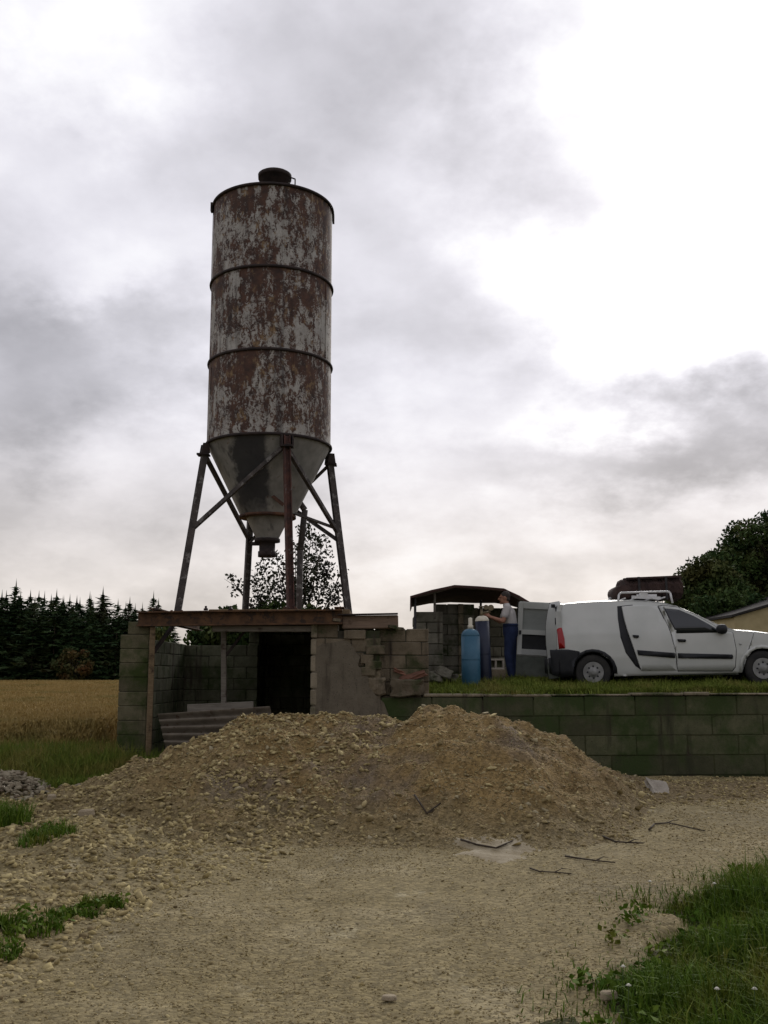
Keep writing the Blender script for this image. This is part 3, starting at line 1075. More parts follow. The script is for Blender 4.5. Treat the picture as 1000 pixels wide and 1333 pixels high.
M['lightblue'] = paint('light_blue_paint', (0.022, 0.090, 0.150), (0.038, 0.120, 0.185))
M['navy'] = paint('navy_paint', (0.006, 0.010, 0.027), (0.010, 0.016, 0.040))
M['cream'] = paint('cream_paint', (0.50, 0.46, 0.36), (0.62, 0.58, 0.47))
M['brass'] = mat_simple('dull_brass', (0.12, 0.095, 0.055), (0.2, 0.165, 0.10), 9, 0.55, 0.4)


def gas_cylinder(px, Y, pytop, r, h, mats, label, lean=0.0):
    p = at(px, pytop, Y)
    base = Vector((p.x, Y, p.z - h))
    g = empty('gas_cylinder', base, (0, lean, 0), label, 'gas cylinder', 'gas cylinders beside the man')
    prof = [(r * .93, 0), (r, 0.02), (r, h - r * 0.85)]
    MB().lathe(prof, 28).build('body', M[mats[0]], g)
    MB().lathe([(r * 1.0, h - r * .85)] + [(r * (math.cos(a) * .82 + .18), h - r * .85 + r * .80 * math.sin(a)) for a in np.linspace(0.1, 1.5, 8)], 28).build('shoulder', M[mats[1]], g)
    MB().lathe([(r * 1.012, h * .45), (r * 1.012, h * .45 + .02)], 28, cap=False).build('hoop', M[mats[0]], g)
    zt_ = h - r * .06
    return g, zt_


g1, z1_ = gas_cylinder(612.5, 18.0, 818, 0.168, 1.03, ('lightblue', 'lightblue'), 'fat light blue gas cylinder standing in front of the taller navy one')
MB().lathe([(.05, z1_), (.05, z1_ + .06), (.035, z1_ + .07), (.035, z1_ + .19), (.02, z1_ + .2)], 14).build('valve_cap', M['cream'], g1)
g2, z2_ = gas_cylinder(630.5, 18.35, 801, 0.128, 1.30, ('navy', 'cream'), 'slim navy gas cylinder with a cream domed shoulder by the man\'s hands', R(-2.0))
mb = MB().lathe([(.032, z2_), (.032, z2_ + .07), (.022, z2_ + .08), (.022, z2_ + .16)], 12)
mb.lathe([(.05, z2_ + .15), (.05, z2_ + .175)], 12)
mb.build('valve', M['brass'], g2)
mb = MB().tube((0.02, 0, z2_ + .05), (0.16, 0, z2_ + .07), .022, 10).lathe([(.055, -.02), (.055, .02)], 14, (.17, -.03, z2_ + .14), 'y')
mb.lathe([(.045, -.02), (.045, .02)], 14, (.08, -.04, z2_ + .15), 'y').tube((.12, 0, z2_ + .07), (.16, -.03, z2_ + .12), .012, 6)
mb.build('regulator', M['brass'], g2)

# ------------------------------------------------------------------ loose blocks and rubble on the terrace
def hollow_block():
    p = at(644.5, 864.5, 18.9)
    o = empty('hollow_block', (p.x, 18.9, p.z - 0.10), (0, 0, .06), 'pale hollow concrete block with two openings, stacked beside the man\'s legs', 'block')
    L, H, D, t = .32, .20, .2, .035
    mb = MB().box((-L / 2, -D / 2, 0), (L / 2, D / 2, t)).box((-L / 2, -D / 2, H - t), (L / 2, D / 2, H))
    for x in (-L / 2, -t / 2, L / 2 - t): mb.box((x, -D / 2, t), (x + t, D / 2, H - t))
    me = mb.build('block_shell', M['hollow'], o, 0.004)
    MB().box((-L / 2 + .01, .02, .01), (L / 2 - .01, .03, H - .01)).build('web', M['inner'], o)
    lo = tz(p.x, 18.9) - 0.05
    q = empty('solid_block', (p.x, 18.9, lo), (0, 0, -.05), 'grey solid concrete block under the pale hollow block', 'block')
    hgt = (p.z - 0.10) - lo
    MB().box((-.19, -.12, 0), (.19, .12, hgt - .002)).build('block_body', M['block'], q, .012)


hollow_block()
# big broken block and clay slab on the end of the retaining wall
def chunk(name, px, py, Y, size, rot, mat, label, cat, group=None, seed=0):
    p = at(px, py, Y)
    me = MB().box((-size[0] / 2, -size[1] / 2, -size[2] / 2), (size[0] / 2, size[1] / 2, size[2] / 2)).mesh(name, M[mat])
    rr_ = random.Random(seed + 17)
    bm = bmesh.new(); bm.from_mesh(me)
    bmesh.ops.subdivide_edges(bm, edges=bm.edges[:], cuts=2, use_grid_fill=True)
    for v in bm.verts: v.co += Vector([rr_.uniform(-.09, .09) * s for s in size])
    bm.to_mesh(me); bm.free()
    bevel_mesh(me, min(size) * 0.06)
    o = link(name, me, None, p, rot)
    return tag(o, label, cat, group)


chunk('concrete_lump', 529, 894.5, WALL_Y + .06, (.50, .34, .27), (0, .0, .03), 'block', 'squared grey concrete lump at the left end of the retaining wall', 'block', seed=1)
chunk('concrete_lump', 491, 893, WALL_Y + .10, (.28, .24, .27), (0, .02, .05), 'block', 'narrow grey block wedged beside the rendered wall of the bunker', 'block', seed=2)
chunk('clay_slab', 537, 879, WALL_Y + .1, (.40, .30, .06), (.25, -.30, .1), 'redslab', 'reddish broken clay slab tilted on top of the squared concrete lump', 'slab', seed=3)
chunk('clay_slab', 520, 873, WALL_Y + .2, (.22, .22, .05), (.3, .25, .4), 'redslab', 'small dark clay slab propped against the stepped bunker wall', 'slab', seed=4)
for i, (px, py, s) in enumerate(((566, 884, .26), (578, 878, .30), (589, 883, .22), (597, 886, .16), (572, 889, .20), (583, 889, .15), (560, 878, .18), (603, 880, .14))):
    chunk('rubble_block', px, py, 18.4 + .05 * i, (s, s * .8, s * .6), (random.uniform(-.5, .5), random.uniform(-.5, .5), random.uniform(0, 3)), 'shedblock',
          ('broken rubble block second from the left in the heap before the shelter', 'largest broken rubble block in the middle of the heap before the shelter', 'broken rubble block at the right of the largest one in the heap',
           'small rubble block close to the left side of the light blue cylinder', 'low rubble block at the front of the heap, below the largest one', 'smallest rubble block at the front of the heap near the cylinder',
           'rubble block at the left end of the heap before the shelter', 'rubble block half hidden behind the light blue cylinder')[i], 'rubble', 'rubble blocks left of the cylinders', seed=20 + i)

# ------------------------------------------------------------------ white van
M['van'] = mat_simple('white_van_paint', (0.46, 0.475, 0.45), (0.53, 0.54, 0.515), 1.6, 0.28, spec=0.5)
M['vaninner'] = mat_simple('inner_door_paint', (0.36, 0.37, 0.355), (0.46, 0.47, 0.45), 4, 0.55)
M['plastic'] = mat_simple('black_plastic', (0.014, 0.015, 0.018), (0.022, 0.023, 0.026), 6, 0.6)
M['rubber'] = mat_simple('tyre_rubber', (0.018, 0.018, 0.018), (0.035, 0.033, 0.03), 8, 0.85)
M['rim'] = mat_simple('steel_wheel', (0.17, 0.17, 0.165), (0.28, 0.28, 0.27), 7, 0.5, 0.3)
M['redlens'] = mat_simple('red_lens', (0.30, 0.008, 0.010), None, 1, 0.25, spec=0.5)
M['dirtypaint'] = mat_simple('dirty_lower_trim', (0.075, 0.085, 0.07), (0.125, 0.135, 0.115), 5, 0.7)


def mat_glass():
    t = NT('tinted_glass')
    t.done((0.02, 0.024, 0.028), 0.06, 0, 0.6)
    return t.m


M['glass'] = mat_glass()
M['white'] = mat_simple('white_metal', (0.62, 0.62, 0.62), (0.72, 0.72, 0.72), 5, 0.45)

vx, vy = at(777, 875, 17.7).x, 17.7 + 0.80
vz = at(777, 875, 17.7).z - 0.305
van = empty('delivery_van', (vx, vy, vz), (0, R(-1.3), R(-4)), 'white panel van with open rear doors parked on the grass', 'van')


def W(s, h):
    """half width of the body"""
    base = np.interp(h, [0.2, 0.32, 0.55, 0.80, 0.97, 1.25, 1.45, 1.56], [0.80, 0.835, 0.862, 0.858, 0.842, 0.765, 0.700, 0.655])
    t = np.interp(s, [-0.74, -0.55, 0.0, 2.3, 2.6, 2.9, 3.1, 3.3, 3.45, 3.55, 3.72], [0.93, 0.975, 1.0, 1.0, 0.995, 0.982, 0.968, 0.945, 0.905, 0.86, 0.70])
    return float(base * t)


def vpx(px, py):
    g = 897.4 - 0.0227 * (px - 777)
    return ((px - 777) / 74.2, (g - py) / 74.2)


def van_panel(poly, off, name, mat, parent=None, sign=-1, thick=0.012, grid=0.12, M4=None, smooth=True):
    """a panel cut to an outline in the side view and wrapped on the side of the body"""
    bm = bmesh.new()
    f = bm.faces.new([bm.verts.new((s, 0, h)) for s, h in poly])
    lo_s, hi_s = min(p[0] for p in poly), max(p[0] for p in poly)
    lo_h, hi_h = min(p[1] for p in poly), max(p[1] for p in poly)
    bmesh.ops.triangulate(bm, faces=bm.faces[:])
    for k in np.arange(lo_s + grid, hi_s, grid):
        bmesh.ops.bisect_plane(bm, geom=bm.verts[:] + bm.edges[:] + bm.faces[:], plane_co=(k, 0, 0), plane_no=(1, 0, 0))
    for k in np.arange(lo_h + grid, hi_h, grid * .7):
        bmesh.ops.bisect_plane(bm, geom=bm.verts[:] + bm.edges[:] + bm.faces[:], plane_co=(0, 0, k), plane_no=(0, 0, 1))
    for v in bm.verts:
        v.co.y = sign * (W(v.co.x, v.co.z) + off)
    bmesh.ops.recalc_face_normals(bm, faces=bm.faces[:])
    avg = sum((f.normal.y for f in bm.faces))
    if avg * sign < 0: bmesh.ops.reverse_faces(bm, faces=bm.faces[:])
    if thick:
        r = bmesh.ops.extrude_face_region(bm, geom=bm.faces[:])
        for v in [g for g in r['geom'] if isinstance(g, bmesh.types.BMVert)]:
            v.co.y -= sign * thick
        bmesh.ops.recalc_face_normals(bm, faces=bm.faces[:])
    for f in bm.faces: f.smooth = smooth and abs(f.normal.y) > 0.5
    me = bpy.data.meshes.new(name)
    bm.to_mesh(me); bm.free()
    me.materials.append(M[mat])
    if M4 is not None: me.transform(M4)
    return link(name, me, parent if parent is not None else van)


def arc(cs, ch, r, a0, a1, n=12):
    return [(cs + r * math.cos(a0 + (a1 - a0) * i / n), ch + r * math.sin(a0 + (a1 - a0) * i / n)) for i in range(n + 1)]


WB = 2.905
rear_edge = [(-0.60, 0.50), (-0.60, 0.66), (-0.595, 0.95), (-0.57, 1.2), (-0.53, 1.40), (-0.49, 1.475)]
roof_edge = [(-0.40, 1.515), (-0.1, 1.535), (0.3, 1.545), (0.75, 1.54), (1.1, 1.515), (1.38, 1.465), (1.56, 1.405), (1.75, 1.315), (1.95, 1.205), (2.15, 1.10), (2.36, 1.00)]
hood_edge = [(2.50, 0.965), (2.80, 0.935), (3.05, 0.90), (3.30, 0.845), (3.48, 0.77), (3.57, 0.68), (3.60, 0.55), (3.58, 0.30)]
low = [(3.5, 0.24)] + arc(WB, 0.30, 0.37, 0.0 - .12, math.pi + .12)[::1]
side = rear_edge + roof_edge + hood_edge + [(3.45, .24)] + arc(WB, 0.29, 0.365, -0.14, math.pi + 0.14, 16) + [(0.55, 0.225)] + arc(0, 0.29, 0.365, -.18, math.pi + 0.05, 16) + [(-0.42, 0.42)]


def van_body():
    for sgn in (-1, 1):
        van_panel(side, 0.0, 'side_panel', 'van', sign=sgn, thick=0.02, grid=0.05)
    # roof, windscreen, bonnet and nose as one curved strip across
    edge = roof_edge + hood_edge
    mb = MB()
    nu = 12
    V = []
    pre = [rear_edge[-1]]
    E = pre + edge
    for s, h in E:
        w = W(s, h) + 0.006
        cam_ = np.interp(s, [-.5, 0, 1.4, 2.2, 2.6, 3.3, 3.6], [.035, .05, .055, .05, .05, .04, .02])
        bow = np.interp(h, [.5, .85, 1.0, 1.3, 1.5], [.10, .08, .03, .04, 0]) if s > 1.4 else 0
        for i in range(nu + 1):
            u = -1 + 2 * i / nu
            k = 1 - u * u
            V.append((s + bow * k, u * w, h + cam_ * (1 - abs(u) ** 2.6)))
    F = []
    i0 = len(pre) + 5    # windscreen from here
    for j in range(len(E) - 1):
        for i in range(nu):
            k = j * (nu + 1) + i
            F.append((k, k + 1, k + nu + 2, k + nu + 1))
    mb.add(V, F, True)
    mb.build('roof_and_bonnet', M['van'], van)
    # windscreen 6 mm proud of the strip
    js = [j for j in range(len(E)) if 1.5 < E[j][0] < 2.4]
    G, H = [], []
    for j in js:
        for i in range(nu + 1):
            v = V[j * (nu + 1) + i]
            w = -1 + 2 * i / nu
            G.append((v[0] + .004, v[1] * .90, v[2] + .008))
    for a in range(len(js) - 1):
        for i in range(nu):
            k = a * (nu + 1) + i
            H.append((k, k + 1, k + nu + 2, k + nu + 1))
    MB().add(G, H, True).build('windscreen', M['glass'], van)
    # floor pan and wheel wells
    MB().box((-.55, -.70, .24), (3.45, .70, .36)).box((.42, -.78, .22), (2.5, .78, .30)).build('floor_pan', M['plastic'], van)
    for s in (0, WB):
        for sg in (-1, 1):
            mb = MB()
            pts = arc(s, .29, .362, -.15, math.pi + .15, 14)
            A = [(p[0], sg * .82, p[1]) for p in pts]; B = [(p[0], sg * .52, p[1]) for p in pts]
            n_ = len(pts)
            mb.add(A + B, [(i, i + 1, n_ + i + 1, n_ + i) for i in range(n_ - 1)], True)
            mb.add([(p[0], sg * .52, p[1]) for p in pts], [tuple(range(n_))])
            mb.build('wheel_well', M['plastic'], van)
    # load space: bulkhead, far inner wall
    MB().box((1.25, -.68, .36), (1.28, .68, 1.40)).build('bulkhead', M['vaninner'], van)
    # bumpers
    def bumper(s_in, s_out, h0, h1, name):
        mb = MB(); V, n_ = [], 14
        for i in range(n_ + 1):
            u = -1 + 2 * i / n_
            so = s_in + (s_out - s_in) * (1 - abs(u) ** 4)
            yy = .845 * u
            V += [(s_in, yy * .98, h0), (so, yy, h0 + .03), (so, yy, h1 - .03), (s_in, yy * .98, h1)]
        F = []
        for i in range(n_):
            for k in range(4):
                a = i * 4 + k; b = i * 4 + (k + 1) % 4
                F.append((a, b, b + 4, a + 4))
        F += [(0, 1, 2, 3), tuple(n_ * 4 + k for k in (3, 2, 1, 0))]
        mb.add(V, F, True)
        return mb.build(name, M['plastic'], van)
    bumper(-.58, -.74, .27, .60, 'rear_bumper')
    bumper(3.46, 3.70, .22, .56, 'front_bumper')


van_body()
# black wrap-round corner of the rear bumper on the near side
pl = [vpx(*p) for p in ((722, 846), (746, 845.5), (760, 848), (762, 853), (754, 860), (751, 872), (750, 880), (736, 882), (724, 878))]
pl = [(max(s, -.735), h) for s, h in pl]
van_panel(pl, 0.012, 'bumper_corner', 'plastic')
van_panel(pl, 0.012, 'bumper_corner', 'plastic', sign=1)
for r0 in ((0, .365, -.05, math.pi + .05), (WB, .365, -.12, math.pi + .12)):
    o_ = arc(r0[0], .29, .415, r0[2], r0[3]) + arc(r0[0], .29, .36, r0[3], r0[2])
    van_panel(o_, 0.010, 'arch_trim', 'plastic' if r0[0] == 0 else 'van', grid=.3)
# rear corner post and tail light
van_panel([vpx(*p) for p in ((733, 790), (738, 787), (740, 818), (734, 818))], 0.006, 'corner_seal', 'plastic')
o = van_panel([vpx(*p) for p in ((733, 818), (739.5, 817), (742, 832), (742, 844), (734, 845))], 0.014, 'tail_light', 'redlens')
van_panel([vpx(*p) for p in ((733, 818), (739.5, 817), (742, 832), (742, 844), (734, 845))], 0.014, 'tail_light', 'redlens', sign=1)
# rear end: door frame, dark load space
mb = MB().box((-.60, -.80, .44), (-.50, -.74, 1.38)).box((-.60, .74, .44), (-.50, .80, 1.38)).box((-.58, -.74, .42), (-.44, .74, .52)).box((-.53, -.66, 1.38), (-.42, .66, 1.50))
mb.build('door_frame', M['vaninner'], van)
# doors on the near side
front_door = [vpx(*p) for p in ((867, 789.5), (873, 788.5), (893, 791), (912, 800.5), (930, 812), (943, 820.5), (957, 824), (959.5, 846), (957, 868), (953, 873), (885, 873), (884, 850), (879, 822))]
fd = van_panel(front_door, 0.007, 'front_door', 'van')
van_panel([((p[0] - 1.80) * 1.016 + 1.80, (p[1] - .84) * 1.02 + .84) for p in front_door], 0.003, 'door_seal', 'plastic', fd)
fdo = van_panel(front_door, 0.007, 'front_door', 'van', sign=1)
gp = [vpx(*p) for p in ((875.5, 793), (893.5, 794.8), (911, 803.2), (927, 813), (939, 821.5), (936, 823.5), (887, 824.3), (880.5, 808))]
van_panel(gp, 0.013, 'side_window', 'glass', fd)
van_panel(gp, 0.013, 'side_window', 'glass', fdo, sign=1)
def ring(poly, d):
    c = Vector((sum(p[0] for p in poly) / len(poly), sum(p[1] for p in poly) / len(poly)))
    return [((p[0] - c.x) * d + c.x, (p[1] - c.y) * d + c.y) for p in poly]
van_panel(ring(gp, 1.055), 0.0095, 'window_seal', 'plastic', fd)
strip = [vpx(*p) for p in ((885.5, 850.5), (954, 852.3), (955, 855), (954, 858), (885.5, 857))]
van_panel(strip, 0.022, 'rub_strip', 'plastic', fd)
van_panel([vpx(*p) for p in ((886, 832.5), (896, 832.8), (897, 834.5), (895.5, 836.4), (887, 836))], 0.030, 'door_handle', 'plastic', fd, thick=.03, grid=.05)
# gap lines round the front door
# rear side door ajar on its front hinge; black plate imitates its shaded gap
op = [vpx(*p) for p in ((814, 789), (834, 787), (845, 820), (850, 872.5), (838, 872), (831, 867), (819.5, 850), (814, 830), (813, 805))]
van_panel(op, 0.004, 'door_gap_shade', 'plastic')
rd = [vpx(*p) for p in ((820, 789.5), (842, 787.5), (866, 789.5), (877.6, 822), (882.6, 850), (882.8, 872.5), (838, 872.0), (834.5, 862), (829, 842), (824, 824), (821, 806))]
hs = vpx(883, 840)[0]
pivot = Vector((hs, -W(hs, .6), 0))
Md = Matrix.Translation(pivot) @ Matrix.Rotation(R(3.0), 4, 'Z') @ Matrix.Translation(-pivot)
rdo = van_panel(rd, 0.007, 'rear_side_door', 'van', thick=0.05, M4=Md)
rdo['label'] = 'rear side door standing slightly ajar'
van_panel([vpx(*p) for p in ((833.5, 846.5), (881.5, 850.2), (881.5, 856.8), (834.5, 853))], 0.022, 'rub_strip', 'plastic', rdo, M4=Md)
van_panel([vpx(*p) for p in ((829, 827), (836.5, 827.5), (837, 829.5), (835.5, 831), (830, 830.5))], 0.030, 'door_handle', 'plastic', rdo, thick=.03, grid=.05, M4=Md)
van_panel([vpx(*p) for p in ((864, 790), (867.5, 790), (872.5, 806), (869.8, 806))], 0.010, 'pillar_vent', 'plastic', van)
# mirror, repeater, sill
mb = MB().lathe([(.03, -.09), (.075, -.06), (.088, 0), (.08, .06), (.05, .085)], 14, (vpx(942, 820)[0], -W(2.2, .98) - .10, vpx(942, 820)[1]), 'x')
mb.bar((vpx(946, 824)[0], -W(2.2, .95), vpx(946, 823)[1]), (vpx(942, 822)[0], -W(2.2, .98) - .08, vpx(942, 822)[1]), .05, .04)
mb.build('wing_mirror', M['plastic'], van)
van_panel([vpx(*p) for p in ((964, 837.5), (967, 838), (967, 840), (964, 840))], 0.010, 'indicator', 'vaninner')
van_panel([vpx(*p) for p in ((806, 874), (960, 874), (962, 878), (806, 879.5))], -0.004, 'sill', 'dirtypaint')
# head lamp on the nose
for sg in (-1, 1):
    van_panel([(3.18, .76), (3.44, .70), (3.46, .58), (3.25, .60)], 0.008, 'head_lamp', 'glass', sign=sg, grid=.1)


def wheel(s, sg):
    w = MB().lathe([(.19, -.085), (.27, -.095), (.302, -.075), (.308, 0), (.302, .075), (.27, .095), (.19, .085)], 36, (s, sg * .745, .305), 'y', cap=False)
    tyre = w.build('wheel', M['rubber'], van)
    y = sg * (.745 + .082)
    c = (s, y, .305)
    rim = MB().lathe([(.180, sg * .006), (.17, sg * -.016), (.140, sg * -.035), (.125, sg * .0), (.065, sg * .012), (.055, sg * .03), (.02, sg * .034)], 28, c, 'y')
    # holes between the spokes
    o = rim.build('rim', M['rim'], tyre)
    h = MB()
    for k in range(8):
        a = 2 * math.pi * k / 8
        h.lathe([(.017, -.004), (.017, .004)], 8, (s + .103 * math.cos(a), y + sg * .006, .305 + .103 * math.sin(a)), 'y')
    h.build('rim_holes', M['plastic'], tyre)


for s in (0, WB):
    for sg in (-1, 1): wheel(s, sg)
MB().tube((0, -.7, .305), (0, .7, .305), .05).tube((WB, -.7, .305), (WB, .7, .305), .05).tube((-.5, .25, .24), (.5, .2, .28), .06).build('axles', M['plastic'], van)


def rear_door(width, hinge_y, angle, sign, name_label, window=True):
    """built closed (hinge at origin, leaf along +y*sign), then swung"""
    piv = empty('rear_door', (-.60, hinge_y, 0), (R(-4.5) if sign < 0 else 0, 0, angle))
    piv.parent = van
    piv['label'] = name_label
    d = sign
    z0, z1, z2 = (.60, 1.02, 1.63) if sign < 0 else (.46, .95, 1.57)
    def rail(pts, x0, x1, name, mat):
        mb = MB()
        V = [(x0, d * y, z) for y, z in pts]
        V2 = [(x1, d * y, z) for y, z in pts]
        n_ = len(pts)
        mb.add(V + V2, [tuple(range(n_)), tuple(n_ + i for i in reversed(range(n_)))] + [(i, n_ + i, n_ + (i + 1) % n_, (i + 1) % n_) for i in range(n_)])
        o_ = mb.build(name, M[mat], piv)
        bm = bmesh.new(); bm.from_mesh(o_.data)
        bmesh.ops.triangulate(bm, faces=bm.faces[:])
        for k in np.arange(.3, 1.7, .1):
            bmesh.ops.bisect_plane(bm, geom=bm.verts[:] + bm.edges[:] + bm.faces[:], plane_co=(0, 0, k), plane_no=(0, 0, 1))
        for v in bm.verts: v.co.x += .30 * max(0, v.co.z - .95) ** 2 + (.05 * (1 - min(1, v.co.z / .8)))
        bm.to_mesh(o_.data); bm.free()
        return o_
    w = width
    # outer skin
    rail([(0, z0), (w, z0), (w, 1.0), (w, z2 - .03), (w - .04, z2), (.05, z2), (0, z2 - .05), (0, 1.0)], -.012, .0, 'door_skin', 'van')
    # inner frame
    rail([(0.01, z0 + .02), (.09, z0 + .02), (.09, z2 - .04), (.01, z2 - .06)], .0, .055, 'inner_rail', 'van')
    rail([(w - .10, z0 + .02), (w - .01, z0 + .02), (w - .01, z2 - .03), (w - .10, z2 - .02)], .0, .055, 'inner_rail', 'van')
    rail([(.092, z2 - .13), (w - .102, z2 - .13), (w - .102, z2 - .02), (.092, z2 - .02)], .0, .05, 'inner_rail', 'van')
    rail([(.092, z1 - .01), (w - .102, z1 - .01), (w - .102, z1 + .08), (.092, z1 + .08)], .0, .05, 'inner_rail', 'van')
    rail([(.092, z0 + .02), (w - .102, z0 + .02), (w - .102, z0 + .13), (.092, z0 + .13)], .0, .05, 'inner_rail', 'vaninner')
    rail([(.092, z1 + .08), (w - .102, z1 + .08), (w - .102, z2 - .13), (.092, z2 - .13)], .002, .012, 'window_panel', 'pane')
    rail([(.092, z0 + .13), (w - .102, z0 + .13), (w - .102, z1 - .01), (.092, z1 - .01)], .002, .012, 'inner_recess', 'plastic')
    # rubber seal round the edge, lower skirt, hinges, latch
    rail([(w - .004, z0), (w + .014, z0), (w + .014, z2), (w - .004, z2)], -.012, .03, 'door_seal', 'rubber')
    rail([(.0, .22), (w, .20), (w, z0 - .004), (0, z0 - .004)], -.03, .035, 'lower_skirt', 'dirtypaint')
    MB().box((.0, d * .12 - .03, z1 - .10), (.06, d * .12 + .03, z1 - .04)).box((.03, d * (w - .06) - .02, z1 - .02), (.075, d * (w - .06) + .02, z1 + .06)).box((.012, d * .16 - .03, z2 - .11), (.06, d * .16 + .03, z2 - .05)).build('latch', M['plastic'], piv)
    MB().tube((-.01, 0, .6), (-.01, 0, .72), .018, 8).tube((.0, 0, 1.15), (.0, 0, 1.27), .018, 8).build('hinges', M['plastic'], piv)
    return piv


M['pane'] = mat_simple('pale_blanked_pane', (0.25, 0.27, 0.255), (0.33, 0.345, 0.33), 2, 0.4)
# far door swung back along the axis of the van: its inner face looks at us
rear_door(.68, .77, R(-92), -1, 'wide rear door swung back, its inner side showing')
# near door a little open, seen almost edge on
rear_door(.42, -.77, R(20), 1, 'narrow near rear door, partly open')

# roof rack
mb = MB()
rh = 1.535
zr = rh + .16
rs0, rs1 = .56, 1.46
for sg in (-1, 1):
    y = sg * .60
    mb.path([(rs0 - .03, y, rh - .02), (rs0, y, zr - .03), (rs0 + .04, y, zr), (rs1 - .04, y, zr), (rs1, y, zr - .03), (rs1 + .03, y, rh - .05)], .018, 8)
for s in (rs0 + .1, .85, 1.15, rs1 - .1):
    mb.tube((s, -.60, rh + .06), (s, .60, rh + .06), .014, 8)
mb.build('roof_rack', M['white'], van)
mb = MB().bar((.80, -.50, rh + .085), (1.30, -.50, rh + .05), .06, .05).box((.95, -.52, rh + .09), (1.08, -.42, rh + .16)).bar((.9, -.40, rh + .11), (1.25, -.46, rh + .10), .05, .05)
mb.build('rack_clamp', M['white'], van)
# bundle on the rack
def bundle():
    M['bundle'] = mat_simple('dark_brown_load', (0.030, 0.018, 0.016), (0.060, 0.036, 0.030), 5, 0.95, bump=0.6, bscale=12)
    p = at(846, 768, 18.75)
    e = empty('roof_load', (p.x, 18.85, p.z), (0, R(-1.3), 0), 'dark brown bundle of rough timber and tarpaulin lying on the van roof rack', 'load')
    rr_ = random.Random(3)
    L_ = 1.06
    V, n_ = [], 40
    ring_ = 14
    for i in range(n_ + 1):
        s = -L_ / 2 + L_ * i / n_
        hh = .185 + .02 * math.sin(i * .7) + .015 * rr_.uniform(-1, 1)
        for k in range(ring_):
            a = 2 * math.pi * k / ring_
            c, s_ = math.cos(a), math.sin(a)
            q = 4.5
            r_ = 1 / (abs(c) ** q + abs(s_) ** q) ** (1 / q)
            V.append((s, .42 * c * r_ + rr_.uniform(-.01, .01), hh * s_ * r_ + rr_.uniform(-.012, .012)))
    F = [(i * ring_ + k, i * ring_ + (k + 1) % ring_, (i + 1) * ring_ + (k + 1) % ring_, (i + 1) * ring_ + k) for i in range(n_) for k in range(ring_)]
    F += [tuple(reversed(range(ring_))), tuple(n_ * ring_ + k for k in range(ring_))]
    MB().add(V, F).build('bundle', M['bundle'], e)
    MB().lathe([(.02, -.46), (.13, -.44), (.14, 0), (.13, .44), (.02, .46)], 16, (-.55, 0, -.04), 'y').build('tarpaulin_roll', M['bundle'], e)
    mb = MB()
    for s in (-.28, .22):
        MB().box((s - .02, -.445, -.20), (s + .02, -.435, .215)).box((s - .02, -.445, .205), (s + .02, .445, .222)).build('strap', M['darkmetal'], e)
    mb = MB()
    for k in range(7):
        y = -.36 + k * .12
        mb.bar((-.5 + rr_.uniform(-.06, .05), y, .20), (.56 + rr_.uniform(-.08, .08), y, .205 + rr_.uniform(-.01, .02)), .09, .035)
    mb.build('boards', M['bundle'], e)


bundle()

# ------------------------------------------------------------------ the man
M['skin'] = mat_simple('skin', (0.28, 0.135, 0.088), (0.34, 0.175, 0.115), 14, 0.55)
M['shirt'] = mat_simple('pale_grey_shirt', (0.40, 0.38, 0.37), (0.50, 0.475, 0.455), 7, 0.9, bump=0.25, bscale=16)
M['trousers'] = mat_simple('dark_blue_trousers', (0.012, 0.020, 0.055), (0.022, 0.034, 0.085), 7, 0.9, bump=0.3, bscale=16)
M['hair'] = mat_simple('short_dark_hair', (0.03, 0.024, 0.02), (0.055, 0.045, 0.04), 40, 0.8)
M['shoe'] = mat_simple('dark_work_shoe', (0.025, 0.02, 0.017), (0.04, 0.034, 0.03), 12, 0.7)
M['eye'] = mat_simple('eye', (0.02, 0.015, 0.012), None, 1, 0.3)


def cap_chain(mb, pts, rad, n=14):
    """tapered limbs: overlapping cones with round ends, fused later into one skin"""
    for i in range(len(pts) - 1):
        a, b = Vector(pts[i]), Vector(pts[i + 1])
        d = b - a; L = d.length
        if L < 1e-5: continue
        ra, rb = rad[i], rad[i + 1]
        _, _, Mx = mb.frame(a, b)
        prof = [(ra * math.cos(t), -ra * math.sin(t)) for t in np.linspace(math.pi / 2 * .97, 0, 5)] + [(rb * math.cos(t), L + rb * math.sin(t)) for t in np.linspace(0, math.pi / 2 * .97, 5)]
        tmp = MB().lathe(prof, n)
        mb.add([a + Mx @ Vector(p) for p in tmp.v], tmp.f)


def ellip(mb, c, r, n=16):
    tmp = MB().lathe([(math.sin(t), -math.cos(t)) for t in np.linspace(.08, math.pi - .08, 11)], n)
    c = Vector(c)
    mb.add([c + Vector((p[0] * r[0], p[1] * r[1], p[2] * r[2])) for p in tmp.v], tmp.f)


def fused(mb, name, mat, vox, parent, smooth_it=4):
    me = mb.mesh(name, M[mat])
    o = bpy.data.objects.new('tmp', me); COL.objects.link(o)
    r = o.modifiers.new('r', 'REMESH'); r.mode = 'VOXEL'; r.voxel_size = vox
    s = o.modifiers.new('s', 'SMOOTH'); s.iterations = smooth_it; s.factor = 0.5
    dg = bpy.context.evaluated_depsgraph_get()
    out = bpy.data.meshes.new_from_object(o.evaluated_get(dg))
    out.name = name
    bpy.data.objects.remove(o)
    out.polygons.foreach_set('use_smooth', np.ones(len(out.polygons), bool))
    if not out.materials: out.materials.append(M[mat])
    return link(name, out, parent)


